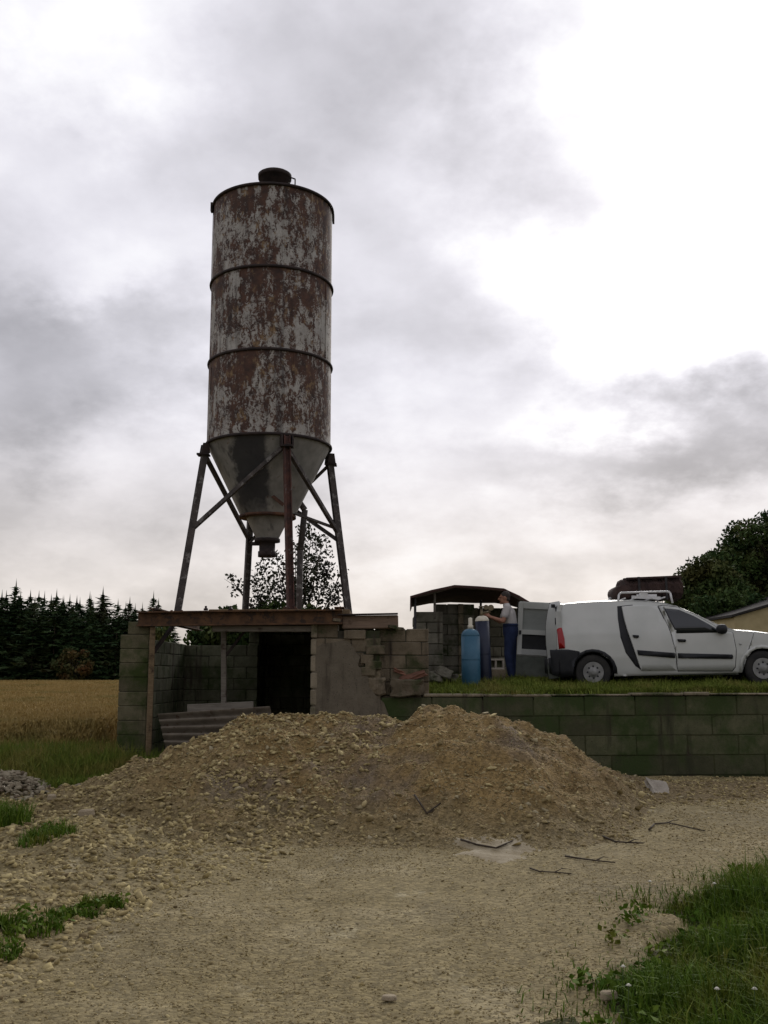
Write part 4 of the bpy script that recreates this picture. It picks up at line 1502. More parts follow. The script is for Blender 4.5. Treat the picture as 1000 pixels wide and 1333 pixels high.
def person():
    Y = 19.3
    x = at(664, 885, Y).x
    z0 = tz(x, Y)
    e = empty('person', (x, Y, z0), (0, 0, R(-8)), 'person in pale grey short-sleeved shirt and dark blue trousers reaching to the navy cylinder', 'person')
    # local axes: faces -x; y is sideways
    pel, wa, ch, nk = (0.03, 0, .92), (0.025, 0, 1.08), (-.01, 0, 1.28), (-.035, 0, 1.43)
    head = Vector((-.075, 0, 1.565))
    hip = lambda s: (0.03, s * .095, .90)
    knee = {-1: (-.02, -.11, .49), 1: (.05, .10, .48)}
    ank = {-1: (.03, -.115, .09), 1: (.11, .11, .09)}
    sh = lambda s: (-.02, s * .185, 1.375)
    elb = {-1: (-.10, -.245, 1.115), 1: (-.17, .23, 1.13)}
    wr = {-1: (-.335, -.15, 1.20), 1: (-.40, .12, 1.235)}
    b = MB()
    cap_chain(b, [pel, wa, ch], [.13, .12, .13])
    for s in (-1, 1):
        cap_chain(b, [(-.01, s * .07, 1.26), (-.015, s * .08, 1.34)], [.10, .085])
        cap_chain(b, [hip(s), knee[s], ank[s]], [.085, .055, .038])
        cap_chain(b, [ank[s], (ank[s][0] - .13, ank[s][1], .035)], [.036, .03])
        cap_chain(b, [(-.03, s * .05, 1.40), sh(s), elb[s]], [.055, .058, .041])
        cap_chain(b, [elb[s], wr[s]], [.041, .028])
    cap_chain(b, [(-.02, 0, 1.38), (-.045, 0, 1.47), (-.06, 0, 1.52)], [.062, .055, .055])
    ellip(b, head + Vector((0.012, 0, .03)), (.098, .076, .098))
    ellip(b, head + Vector((-.028, 0, -.035)), (.066, .058, .078))
    cap_chain(b, [head + Vector((-.095, 0, .02)), head + Vector((-.113, 0, -.018))], [.010, .016])      # nose
    cap_chain(b, [head + Vector((-.080, -.012, -.052)), head + Vector((-.080, .012, -.052))], [.012, .012])   # lips
    cap_chain(b, [head + Vector((-.078, 0, -.093)), head + Vector((-.070, 0, -.10))], [.018, .018])
    cap_chain(b, [head + Vector((-.085, -.03, .032)), head + Vector((-.085, .03, .032))], [.013, .013])   # brow
    for s in (-1, 1):
        cap_chain(b, [head + Vector((.008, s * .078, .018)), head + Vector((.004, s * .074, -.022))], [.017, .012])
        # palm and five fingers closed round the valve
        w = Vector(wr[s])
        f = (w - Vector(elb[s])).normalized()
        side_ = Vector((0, -s, 0))
        pm = w + f * .075
        cap_chain(b, [w, w + f * .03, pm], [.026, .030, .030])
        up = Vector((0, 0, 1))
        for k, (ln, oz) in enumerate(((.072, .030), (.080, .011), (.074, -.008), (.058, -.026))):
            k0 = pm + up * oz + f * .008
            k1 = k0 + f * ln * .45 + side_ * .008
            k2 = k1 + (f * .55 + side_ * .75).normalized() * ln * .33
            k3 = k2 + (f * -.15 + side_ * 1.0).normalized() * ln * .28
            cap_chain(b, [k0 - f * .02, k0, k1, k2, k3], [.011, .0105, .0095, .009, .008], 8)
        t0 = w + f * .03 + up * .028
        t1 = t0 + (f * .6 + up * .6 + side_ * .5).normalized() * .04
        cap_chain(b, [t0, t1, t1 + (f * .7 + side_ * .7).normalized() * .035], [.014, .012, .010], 8)
    fused(b, 'body', 'skin', 0.0075, e, 2)
    c = MB()       # shirt: trunk and short sleeves, standing clear of the skin
    cap_chain(c, [(.028, 0, 1.0), wa, (-.005, 0, 1.27)], [.128, .138, .142])
    for s in (-1, 1):
        cap_chain(c, [(.022, s * .055, .99), (.02, s * .05, 1.10), (-.01, s * .075, 1.26), (-.018, s * .085, 1.345)], [.100, .119, .118, .095])
        el = Vector(sh(s)) * .42 + Vector(elb[s]) * .58
        cap_chain(c, [(-.025, s * .06, 1.395), sh(s), el], [.066, .074, .068])
    cap_chain(c, [(-.03, 0, 1.40), (-.04, 0, 1.43)], [.075, .070])
    fused(c, 'shirt', 'shirt', 0.010, e, 5)
    t = MB()       # trousers
    cap_chain(t, [(.03, 0, .90), (.03, 0, 1.0)], [.150, .150])
    for s in (-1, 1):
        cap_chain(t, [(.03, s * .06, 1.0), (.03, s * .075, .90), knee[s], (ank[s][0], ank[s][1], .10)], [.118, .120, .083, .068])
    bl_ = MB().lathe([(.150, -.022), (.160, -.020), (.160, .020), (.150, .022)], 28)
    t.add([(p[0] * .93 + .03, p[1] * 1.20, p[2] + 1.055) for p in bl_.v], bl_.f)
    fused(t, 'trousers', 'trousers', 0.011, e, 4)
    for s in (-1, 1):
        q = MB()
        a = ank[s]
        cap_chain(q, [(a[0] + .035, a[1], .045), (a[0] - .06, a[1], .048), (a[0] - .15, a[1] - .01, .035)], [.050, .046, .038])
        cap_chain(q, [(a[0], a[1], .05), (a[0], a[1], .11)], [.052, .050])
        fused(q, 'shoe', 'shoe', 0.008, e, 3)
    h = MB()
    ellip(h, head + Vector((.022, 0, .052)), (.098, .082, .088))
    cap_chain(h, [head + Vector((.07, -.04, -.02)), head + Vector((.07, .04, -.02))], [.035, .035])
    fused(h, 'hair', 'hair', 0.009, e, 2)
    for s in (-1, 1):
        MB().lathe([(math.sin(t_) * .009, -math.cos(t_) * .009) for t_ in np.linspace(.1, 3.04, 7)], 10, head + Vector((-.086, s * .03, .010))).build('eye', M['eye'], e)


person()

# ------------------------------------------------------------------ the house at the right
M['house'] = mat_simple('ochre_wall', (0.38, 0.31, 0.165), (0.46, 0.38, 0.21), 3, 0.95, bump=0.3, bscale=12)
M['tiles'] = mat_simple('dark_roof_tiles', (0.022, 0.02, 0.018), (0.038, 0.033, 0.029), 6, 0.9, bump=0.4, bscale=20)


def house():
    Y = 33.0
    a = at(956, 803, Y)
    zg = float(earth_z(a.x + 3, Y)) - .3
    L, sl, D = 9.0, math.tan(R(16)), 8.0
    e = empty('house', (a.x + L / 2, Y, zg), (0, 0, 0), 'ochre house with a low dark gabled roof beyond the front of the van', 'house')
    hE = a.z - zg
    hR = hE + sl * L / 2
    x0, x1 = -L / 2, L / 2
    V = [(x0, 0, 0), (x1, 0, 0), (x1, 0, hE), (0, 0, hR), (x0, 0, hE)]
    V2 = [(x, D, z) for x, _, z in V]
    MB().add(V + V2, [(0, 1, 2, 3, 4), (9, 8, 7, 6, 5), (0, 4, 9, 5), (1, 6, 7, 2), (0, 5, 6, 1)]).build('wall', M['house'], e)
    for sg in (-1, 1):
        o = .12
        xe = sg * (L / 2 + o)
        ze = hE - sl * o
        z_up = .08
        A = [(0, -o, hR + .02), (xe, -o, ze + .02), (xe, D + o, ze + .02), (0, D + o, hR + .02)]
        B = [(x, y, z + z_up) for x, y, z in A]
        MB().add(A + B, [(0, 1, 2, 3), (7, 6, 5, 4), (0, 4, 5, 1), (1, 5, 6, 2), (2, 6, 7, 3), (3, 7, 4, 0)]).build('roof', M['tiles'], e)
    w = empty('window', (1.6, -0.02, 1.2)); w.parent = e
    MB().box((-.5, -.03, 0), (.5, .03, 1.1)).build('frame', M['white'], w)
    MB().box((-.43, -.04, .06), (.43, -.032, 1.04)).build('pane', M['glass'], w)


house()

# ------------------------------------------------------------------ vegetation
def leaf_cloud(centres, radii, counts, size, rng, squash=1.0, droop=0.3):
    P, S, A = [], [], []
    for c, r, n in zip(centres, radii, counts):
        d = rng.normal(size=(n, 3)); d /= np.linalg.norm(d, axis=1)[:, None]
        rad = rng.random(n) ** 0.45
        p = np.asarray(c) + d * rad[:, None] * np.array([r, r, r * squash])
        P.append(p); A.append(np.clip(0.5 + 0.35 * rng.normal() + 0.25 * rng.normal(size=n), 0, 1))
    P = np.concatenate(P); A = np.concatenate(A)
    n = len(P)
    u = rng.normal(size=(n, 3)); u /= np.linalg.norm(u, axis=1)[:, None]
    v = rng.normal(size=(n, 3)); v -= (v * u).sum(1)[:, None] * u; v /= np.linalg.norm(v, axis=1)[:, None]
    s = size * (0.6 + 0.8 * rng.random(n))[:, None]
    V = np.stack([P - u * s * .5, P + v * s * .32, P + u * s * .5, P - v * s * .32], 1).reshape(-1, 3)
    F = np.arange(4 * n).reshape(-1, 4)
    return V, F, np.repeat(A, 4)


def tree_limbs(base, tips, r0, rng):
    mb = MB()
    base = Vector(base)
    top = Vector(np.mean(tips, axis=0))
    mid = base.lerp(top, .45)
    mb.path([base, base.lerp(mid, .5) + Vector((rng.normal() * .05, rng.normal() * .05, 0)), mid, top], [r0 * 1.25, r0, r0 * .8, r0 * .35], 9)
    for t in tips:
        k = rng.uniform(.35, .85)
        a = base.lerp(top, k)
        t = Vector(t)
        m = a.lerp(t, .5) + Vector((0, 0, .06 * (t - a).length))
        mb.path([a, m, t], [r0 * .38, r0 * .25, r0 * .06], 6)
    return mb


def broadleaf(name, base, crown_c, crown_r, nclump, per, leaf, mat, label, cat, seed, clump_r=(.5, 1.1), group=None, shell=0.55, r0=None):
    rng = np.random.default_rng(seed)
    e = empty(name, base, (0, 0, 0), label, cat, group)
    C = []
    while len(C) < nclump:
        d = rng.normal(size=3); d /= np.linalg.norm(d)
        d *= (shell + (1 - shell) * rng.random())
        C.append(np.asarray(crown_c) + d * np.asarray(crown_r))
    Rd = rng.uniform(*clump_r, size=nclump)
    V, F, A = leaf_cloud(C, Rd, [int(per * (r / np.mean(clump_r)) ** 2) + 3 for r in Rd], leaf, rng, .75)
    V -= np.asarray(base)
    link('crown', mesh_tris('crown', V, F, M[mat], A), e)
    tips = [Vector(c) - Vector(base) for c in C[::max(1, nclump // 26)]]
    tree_limbs((0, 0, -.2), tips, r0 or crown_r[0] * .05 + .03, rng).build('trunk', M['bark'], e)
    return e


# conifers along the far edge of the field
def conifer_mesh(seed):
    rng = np.random.default_rng(seed)
    V, F, A = [], [], []
    n = 0
    lop = rng.uniform(0, 6.28)
    for i in range(120):
        t = (i / 119) ** 0.85
        z = .05 + .90 * t
        a = i * 2.4 + rng.normal() * .5
        r = (.185 * (1 - t) ** .85 + .012) * rng.uniform(.45, 1.25) * (1 + .18 * math.cos(a - lop))
        d = np.array([math.cos(a), math.sin(a), 0]); sd = np.array([-d[1], d[0], 0])
        lift = rng.uniform(-.10, .18) - .22 * (1 - t)
        tone = rng.random()
        k = 4 if t > .85 else 12
        for q in range(k):
            f = rng.uniform(.15, 1.0)
            c = np.array([0, 0, z]) + d * r * f + np.array([0, 0, lift * r * f])
            out = d * rng.uniform(.4, 1) + sd * rng.normal() * .8 + np.array([0, 0, rng.normal() * .35 - .05])
            out /= np.linalg.norm(out)
            sw = np.cross(out, rng.normal(size=3)); sw /= np.linalg.norm(sw)
            ln = rng.uniform(.026, .058) * (1 - .45 * t); w = ln * rng.uniform(.22, .45)
            V += [c - out * ln * .5 - sw * w, c - out * ln * .4 + sw * w, c + out * ln]
            F.append((n, n + 1, n + 2)); A += [tone] * 3; n += 3
    for k in range(5):
        a = 1.26 * k
        V += [(0.007 * math.cos(a), .007 * math.sin(a), .90), (0.007 * math.cos(a + 2.1), .007 * math.sin(a + 2.1), .90), (0, 0, 1.0 + .012 * k)]
        F.append((n, n + 1, n + 2)); A += [.5] * 3; n += 3
    return mesh_tris('conifer_crown', np.array(V), np.array(F), M['conifer'], A)


crowns = [conifer_mesh(s) for s in range(5)]
trunk_me = MB().tube((0, 0, -.05), (0, 0, .9), .012, 7, .002).mesh('conifer_trunk', M['bark'])
rng = np.random.default_rng(77)
spots = []
for row, (Y, step) in enumerate(((104, 1.35), (106.5, 1.3), (109.5, 1.4), (113, 1.5))):
    x = at(-70, 885, Y).x + row * .7
    x1 = at(222 - 6 * row, 885, Y).x
    while x < x1:
        spots.append((x + rng.normal() * .25, Y + rng.normal() * .7)); x += step
for i, (x, y) in enumerate(spots):
    px = 500 + x / y * FPX
    toppy = np.interp(px, [-80, 20, 60, 120, 170, 205, 230], [770, 770, 776, 780, 785, 791, 800]) + rng.uniform(-6, 16)
    h = at(0, toppy, y).z + 0.05
    if i % 7 == 2: h *= 1.10
    e = empty('conifer', (x, y, -.05), (0, 0, rng.uniform(0, 6.28)), 'dark conifer in the close-set row along the far edge of the wheat field', 'conifer', 'conifers along the far edge of the field')
    c = link('crown', crowns[i % 5], e); w = h * rng.uniform(1.45, 2.2); c.scale = (w, w, h)
    k = link('trunk', trunk_me, e); k.scale = (h, h, h)
# undergrowth closing the foot of the wood
V, F, A = leaf_cloud([(at(p, 885, 103).x, 103 + rng.uniform(0, 9), 1.0 + rng.uniform(0, 1.2)) for p in np.arange(-80, 205, 4)], [1.5] * 72, [110] * 72, .42, rng, .9)
tag(link('undergrowth', mesh_tris('undergrowth', V, F, M['conifer'], A)), 'dark undergrowth along the foot of the conifer wood', 'undergrowth', kind='stuff')
# russet bush before the conifers
p = at(95, 868, 101)
broadleaf('bush', (p.x, 101, 0), (p.x, 101, 2.2), (2.3, 1.2, 1.7), 34, 90, .34, 'hedge', 'russet bush in front of the dark conifers across the field', 'bush', 5, (.4, .8))
p = at(206, 830, 60)
broadleaf('bush', (p.x, 60, 0), (p.x, 60, 2.4), (0.9, 1.0, 2.2), 34, 130, .25, 'leaf', 'dark bush showing above the back wall of the bunker at the left', 'bush', 6, (.4, .7))
# shrub behind the silo and thick growth behind the bunker
def silo_shrub():
    rng = np.random.default_rng(8)
    Y = 22.4
    base = Vector((at(385, 800, Y).x, Y, .9))
    e = empty('shrub', base, (0, 0, 0), 'loose leafy shrub with open twigs growing behind the silo legs', 'shrub')
    pts = []
    for px, py, r, n in ((310, 765, 14, 10), (330, 757, 15, 16), (345, 740, 18, 22), (350, 770, 22, 46), (372, 750, 22, 40), (385, 720, 18, 30), (395, 690, 12, 14), (405, 700, 16, 26), (415, 725, 22, 44),
                         (425, 750, 20, 40), (405, 765, 28, 90), (380, 780, 26, 90), (430, 780, 18, 40), (445, 743, 10, 8), (338, 785, 18, 44), (300, 752, 8, 5), (420, 705, 10, 10), (360, 725, 10, 10), (440, 765, 8, 10),
                         (400, 740, 20, 50), (390, 770, 20, 60)):
        pts.append((at(px, py, Y + rng.normal() * .35), r / FPX * Y, n))
    V, F, A = leaf_cloud([tuple(p[0]) for p in pts], [p[1] for p in pts], [int(p[2] * 4.6) for p in pts], .085, rng, 1.0)
    link('crown', mesh_tris('crown', V - np.asarray(base), F, M['shrub'], A), e)
    mb = MB()
    for p, r, n in pts:
        d = p - base
        m = d * .5 + Vector((0, 0, .35))
        mb.path([Vector((rng.normal() * .06, rng.normal() * .06, -.2)), m * .6 + Vector((0, 0, .2)), m, d, d + Vector((rng.normal() * .12, 0, r * .8))], [.030, .022, .016, .008, .003], 5)
    mb.build('stems', M['bark'], e)


silo_shrub()
for i, (px, py, rx, rz) in enumerate(((284, 830, .6, .6), (326, 828, .9, .6), (370, 826, .9, .6), (420, 826, .8, .55))):
    p = at(px, py, 22.3)
    broadleaf('bush', (p.x, 22.3, .2), tuple(p), (rx, .5, rz), 30, 150, .12, 'leaf',
              'low dark bush growing against the back of the bunker', 'bush', 30 + i, (.22, .42), 'bushes behind the bunker')

# trees at the right
def right_trees():
    Y = 42
    c = at(1045, 757, Y)
    broadleaf('broadleaf_tree', (c.x, Y, 1.2), (c.x, Y, c.z - .2), (4.1, 3.4, 3.6), 230, 520, .17, 'leaf', 'tall dark leafy tree with a rounded crown behind the house at the right edge', 'tree', 41, (.55, 1.15), shell=.35)
    c = at(928, 775, Y - 3)
    broadleaf('broadleaf_tree', (c.x, Y - 3, 1.2), (c.x, Y - 3, c.z - .6), (1.7, 1.6, 2.1), 90, 380, .15, 'leaf', 'smaller leafy tree beside the tall one, above the van windscreen', 'tree', 42, (.4, .8), shell=.3)
    c = at(950, 800, Y - 5)
    broadleaf('bush', (c.x, Y - 5, 1.2), (c.x, Y - 5, c.z - .9), (2.0, 1.2, 1.9), 70, 330, .14, 'leaf', 'dark bush between the van windscreen and the ochre house', 'bush', 43, (.4, .7), shell=.3)
    c = at(903, 762, Y - 3.4)
    broadleaf('bush', (c.x, Y - 3.4, 1.2), (c.x, Y - 3.4, c.z - .9), (.9, .9, 1.3), 30, 260, .13, 'leaf', 'slender leafy bush just ahead of the load on the van roof', 'bush', 44, (.3, .55), shell=.3)


right_trees()

# ------------------------------------------------------------------ grass, wheat
def blades(P, h, w, lean, rng, tone=None):
    n = len(P)
    a = rng.uniform(0, 2 * np.pi, n)
    sx = np.stack([np.cos(a), np.sin(a), np.zeros(n)], 1) * (w * (.7 + .6 * rng.random(n)))[:, None]
    b = rng.uniform(0, 2 * np.pi, n)
    ld = np.stack([np.cos(b), np.sin(b), np.zeros(n)], 1) * (lean * h * rng.random(n) ** .7)[:, None]
    up = np.zeros((n, 3)); up[:, 2] = h
    V = np.empty((n, 5, 3))
    V[:, 0] = P - sx; V[:, 1] = P + sx
    mid = P + up * .55 + ld * .32
    V[:, 2] = mid - sx * .7; V[:, 3] = mid + sx * .7
    drop = np.zeros((n, 3)); drop[:, 2] = -np.linalg.norm(ld, axis=1) * .45
    V[:, 4] = P + up + ld + drop
    k = np.arange(n)[:, None] * 5
    T = np.concatenate([k + np.array([[0, 1, 3]]), k + np.array([[0, 3, 2]]), k + np.array([[2, 3, 4]])], 1).reshape(-1, 3)
    tone = rng.random(n) if tone is None else tone
    return V.reshape(-1, 3), T, np.repeat(tone, 5)


def grass(name, P, h, w, lean, mat, label, rng, cat='grass'):
    V, T, A = blades(P, h, w, lean, rng)
    return tag(link(name, mesh_tris(name, V, T, M[mat], A)), label, cat, kind='stuff')


rng = np.random.default_rng(101)
# lower right
n = 330000
x = rng.uniform(.4, 8.2, n); y = 3.2 + (10.2 - 3.2) * rng.random(n) ** 1.35
d = grass_edge(x, y)
tuft = 0.5 + fbm(x * 1.7, y * 1.7, 3, 61)
inside = (x / y < .85) & (x / y > .12)
keep = (d > -0.55) & inside & (rng.random(n) < np.clip(np.where(d < 0, .10 * (d + .55) / .55, .10 + d * 1.9), 0, 1) * (.45 + .7 * tuft))
x, y, d, tuft = x[keep], y[keep], d[keep], tuft[keep]
z = np.maximum(earth_z(x, y), yard_sheet_z(x, y)) - .02
hh = (.07 + .17 * sstep(0, .7, d)) * (.6 + .9 * rng.random(len(x)) ** 2) * (.55 + .8 * tuft)
grass('grass', np.stack([x, y, z], 1), hh, .0042, .9, 'grass', 'tall dark green grass spreading over the lower right corner', rng)
# broad weed leaves along that edge
def weeds(name, pts, mat, label, seed, size=.05, per=40, r=.12):
    rg = np.random.default_rng(seed)
    C = [(p[0], p[1], p[2] + r * .35) for p in pts]
    V, F, A = leaf_cloud(C, [r] * len(C), [per] * len(C), size, rg, .55)
    return tag(link(name, mesh_tris(name, V, F, M[mat], A)), label, 'weeds', kind='stuff')


pts = []
for k in range(46):
    y_ = rng.uniform(4.3, 9.3); x_ = float(np.interp(y_, GE[:, 1], GE[:, 0])) + rng.uniform(-.1, .8)
    pts.append((x_, y_, float(max(earth_z(x_, y_), yard_sheet_z(x_, y_)))))
weeds('weeds', pts, 'grass', 'broad-leaved weeds along the edge of the right-hand grass', 3, .045, 34, .11)
# left patches
def patch(name, cx, cy, rx, ry, n, h, mat, label, ang=0.0, seed=1):
    rg = np.random.default_rng(seed)
    a = rg.uniform(0, 6.283, n); r = np.sqrt(rg.random(n)) * (1 + .5 * vnoise(a * 1.5, a * 0 + seed, 4))
    u, v = np.cos(a) * r * rx, np.sin(a) * r * ry
    x = cx + u * math.cos(ang) - v * math.sin(ang); y = cy + u * math.sin(ang) + v * math.cos(ang)
    k = rg.random(n) < np.clip(.75 + 1.2 * fbm(x * 3, y * 3, 2, seed), .05, 1)
    x, y = x[k], y[k]
    z = np.maximum(surf(x, y), earth_z(x, y)) - .01
    return grass(name, np.stack([x, y, z], 1), h * (.5 + .9 * rg.random(len(x))), .005, .8, mat, label, rg)


for q_, (px, py, rx, ry, n_, h_, lab) in enumerate(((132, 1188, .16, .09, 420, .075, 'bright grass tuft beside the left edge of the track, farthest of the strip'), (96, 1204, .20, .09, 380, .065, 'low grass tuft in the middle of the strip left of the track'),
        (28, 1226, .24, .14, 700, .085, 'grass clump at the lower left edge among stones'), (4, 1252, .10, .12, 260, .08, 'thin grass clump cut by the left edge of the photo'),
        (-8, 1092, .30, .55, 2200, .22, 'tall grass tuft at the left edge below the pale stone heap'), (62, 1112, .26, .35, 900, .12, 'small weedy tuft among the stones left of the mound'))):
    p = on_ground(px, py)
    patch('grass', p.x, p.y, rx, ry, n_, h_, 'grass', lab, .3, 3 + q_)
patch('grass', -2.55, 5.35, .12, .12, 220, .09, 'grass', 'tiny grass tuft at the bottom left of the track', 0, 8)
# verge before the wheat
n = 60000
x = rng.uniform(-8.5, -2.9, n); y = rng.uniform(12.6, 17.6, n)
edge = 12.8 + .9 * fbm(x * .9, y * .2, 3, 71) + .35 * (x + 4.2) * -.6 * 0
k = (y > edge) & (surf(x, y) < .42) & ((x < -4.25) | (y < 15.9)) & (rng.random(n) < .42 + .9 * fbm(x * 1.1, y * 1.1, 3, 72) + .25)
x, y = x[k], y[k]
z = np.maximum(earth_z(x, y), np.where(y < 13.6, surf(x, y), -1)) - .02
hh = (.16 + .34 * sstep(13.2, 16.0, y)) * (.5 + .8 * rng.random(len(x)))
grass('grass', np.stack([x, y, z], 1), hh, .008, .55, 'verge', 'rough green verge grass between the stones and the wheat', rng)
pts = [(rng.uniform(-4.1, -3.3), rng.uniform(14.6, 15.7), .12) for _ in range(16)]
weeds('weeds', pts, 'grass', 'dark weeds at the foot of the left pier of the bunker', 9, .06, 40, .2)

n = 15000
x = rng.uniform(-8.6, -4.3, n); y = rng.uniform(15.2, 17.9, n)
k = (rng.random(n) < .5 + .9 * fbm(x * 1.3, y * 1.3, 2, 74)) & ((x < -4.4) | (y < 15.8))
x, y = x[k], y[k]
grass('grass', np.stack([x, y, earth_z(x, y) - .02], 1), (.22 + .33 * sstep(15.2, 16.8, y)) * (.5 + .7 * rng.random(len(x))), .009, .4, 'verge', 'tall mixed grass standing along the near edge of the wheat', rng)
# terrace grass
n = 90000
x = rng.uniform(.55, 9.2, n); y = 16.27 + 5.2 * rng.random(n) ** 1.7
k = (x / y < .46) & (rng.random(n) < .62 + .8 * fbm(x * 1.6, y * 1.6, 3, 81))
x, y = x[k], y[k]
z = earth_z(x, y) - .01
hh = (.07 + .11 * rng.random(len(x)) ** 1.5) * (1 + .7 * np.clip(fbm(x * 2.3, y * 2.3, 3, 82), -.5, 1)) + .03 * (y < 17.2)
grass('grass', np.stack([x, y, z], 1), hh, .006, .8, 'lawn', 'short grass on the terrace in front of the white van', rng)
pts = [(at(p, 870, 19.0).x + rng.normal() * .1, 18.9 + rng.uniform(-.4, .6), 1.36) for p in (556, 562, 570, 575, 580, 586, 592, 598, 606)]
weeds('weeds', pts, 'lawn', 'green weeds growing over the rubble in front of the shelter', 19, .06, 60, .2)

n = 5000
x = rng.uniform(.6, 8.2, n); y = rng.uniform(15.99, 16.3, n)
k = rng.random(n) < .35 + 1.1 * fbm(x * 1.8, y, 3, 88)
x, y = x[k], y[k]
grass('grass', np.stack([x, y, 1.235 + .007 * x], 1), .05 + .10 * rng.random(len(x)) ** 2, .006, 1.3, 'lawn', 'ragged grass hanging over the top edge of the retaining wall', rng)

# wheat
def wheat_top(x, y):
    return .60 + .05 * fbm(x * .8, y * .8, 3, 91) + .035 * fbm(x * 3, y * 3, 2, 92) + 0.12 * sstep(30, 100, y)


ws = np.concatenate([np.arange(15.4, 30, .25), np.arange(30, 102, .8)])
wx = np.concatenate([np.arange(-75, -16, 1.0), np.arange(-16, -4.79, .22)])


def wheat_sheet_z(x, y):
    edge = sstep(15.6, 19.0, y + .5 * fbm(np.asarray(x), np.asarray(y) * 0 + 3, 2, 93)) * sstep(-4.9, -5.6, x)
    return wheat_top(x, y) * edge - .1 * (1 - edge)


M['crop'] = None
t = NT('wheat_canopy')
col = t.mix(t.mr(t.noise(1.2, 6, .65, vec=t.pos, stretch=(1, .35, 1)), .32, .68), (0.22, 0.145, 0.042), (0.36, 0.25, 0.082))
col = t.mix(t.mr(t.noise(14, 5, .7, vec=t.pos), .52, .7), col, (0.13, 0.088, 0.028))
col = t.mix(t.mr(t.noise(.18, 4, .6, vec=t.pos), .55, .7), col, (0.24, 0.175, 0.052))
t.bump(t.noise(16, 6, .7, vec=t.pos), .9, .08)
M['crop'] = t.done(col, .95, 0, .1)
tag(grid_sheet('wheat_field', wx, ws, wheat_sheet_z, M['crop']), kind='structure')
n = 80000
y = 15.9 + (101 - 15.9) * rng.random(n) ** 2.1
x = -y * rng.uniform(.24, .43, n)
k = (x < -4.75)
x, y = x[k], y[k]
top = np.minimum(wheat_top(x, y), np.maximum(wheat_sheet_z(x, y), 0) + .12)
P = np.stack([x, y, np.maximum(top - .35, 0.0)], 1)
V1, T1, A1 = blades(P, top - P[:, 2] + .12 + .12 * rng.random(len(x)), .0045 + .0002 * y, .25, rng)
# heavy ears: a short thick blade near the top
Pe = P.copy(); Pe[:, 2] = top + .02
V2, T2, A2 = blades(Pe, .10 + .06 * rng.random(len(x)), .010 + .0003 * y, .8, rng)
V = np.concatenate([V1, V2]); T = np.concatenate([T1, T2 + len(V1)])
tag(link('wheat', mesh_tris('wheat', V, T, M['wheat'], np.concatenate([A1, A2]))), 'ripe brown wheat standing in the field at the left', 'wheat', kind='stuff')

# ------------------------------------------------------------------ stones
def ico():
    bm = bmesh.new(); bmesh.ops.create_icosphere(bm, subdivisions=1, radius=1)
    V = np.array([v.co[:] for v in bm.verts]); F = np.array([[v.index for v in f.verts] for f in bm.faces]); bm.free()
    return V, F


def octa():
    V = np.array([(1, 0, 0), (-1, 0, 0), (0, 1, 0), (0, -1, 0), (0, 0, 1), (0, 0, -1)], float)
    F = np.array([(0, 2, 4), (2, 1, 4), (1, 3, 4), (3, 0, 4), (2, 0, 5), (1, 2, 5), (3, 1, 5), (0, 3, 5)])
    return V, F


def rubble(P, r, rng, base, flat=.55):
    BV, BF = base
    n, m = len(P), len(BV)
    jit = 1 + .36 * rng.normal(size=(n, m)).clip(-1.6, 1.6)
    sc = np.stack([1 + .45 * rng.random(n), .75 + .35 * rng.random(n), flat * .7 + .30 * rng.random(n)], 1)
    L = BV[None] * jit[..., None] * sc[:, None] * r[:, None, None]
    a = rng.uniform(0, 6.283, n); t = rng.normal(size=n) * .45
    ca, sa, ct, st = np.cos(a), np.sin(a), np.cos(t), np.sin(t)
    X = L[..., 0] * ct[:, None] + L[..., 2] * st[:, None]; Z = -L[..., 0] * st[:, None] + L[..., 2] * ct[:, None]
    Q = np.stack([X * ca[:, None] - L[..., 1] * sa[:, None], X * sa[:, None] + L[..., 1] * ca[:, None], Z], -1) + P[:, None]
    F = (BF[None] + (np.arange(n) * m)[:, None, None]).reshape(-1, 3)
    return Q.reshape(-1, 3), F, np.repeat(rng.random(n), m)


rng = np.random.default_rng(303)


def stone_density(x, y):
    """coarse stones: the left shoulder and flank of the mound, the berm along the wall, little elsewhere"""
    track = -1.55 + 0.28 * (y - 6.6)
    left = sstep(.35, -.35, x - track - .35 * fbm(x * 1.3, y * 1.3, 2, 95)) * sstep(14.4, 13.2, y)
    left = left * sstep(4.8, 6.2, y + .6 * (x + 2.4))
    flank = (.22 + .6 * sstep(-1.7, -3.0, x + .5 * fbm(x * .8, y * .8, 2, 99))) * (mound_z(x, y) > yard_z(x, y) - .02)
    berm = sstep(2.2, 3.4, x) * sstep(12.2, 13.0, y) * .55
    return np.clip(np.maximum(np.maximum(left, flank), berm), 0, 1)


n = 150000
x = rng.uniform(-5.6, 6.8, n); y = 4.4 + 11.2 * rng.random(n)
D = stone_density(x, y)
k = (abs(x) / y < .44) & (rng.random(n) < .02 + .62 * D * (.65 + .8 * fbm(x * 1.6, y * 1.6, 3, 96))) & (grass_edge(x, y) < .15) & ((x > -4.2) | (y < 13.2))
x, y, D = x[k], y[k], D[k]
r = (.009 + .020 * rng.random(len(x)) ** 2.6) * (.55 + .5 * D) * (1 + .15 * (y > 9))
z = surf(x, y) + r * .12
V, F, A = rubble(np.stack([x, y, z], 1), r, rng, ico())
tag(link('loose_stones', mesh_tris('loose_stones', V, F, M['stone'], A)), 'loose pale stones strewn over the left shoulder and mound', 'stones', kind='stuff')
n_st = len(x)
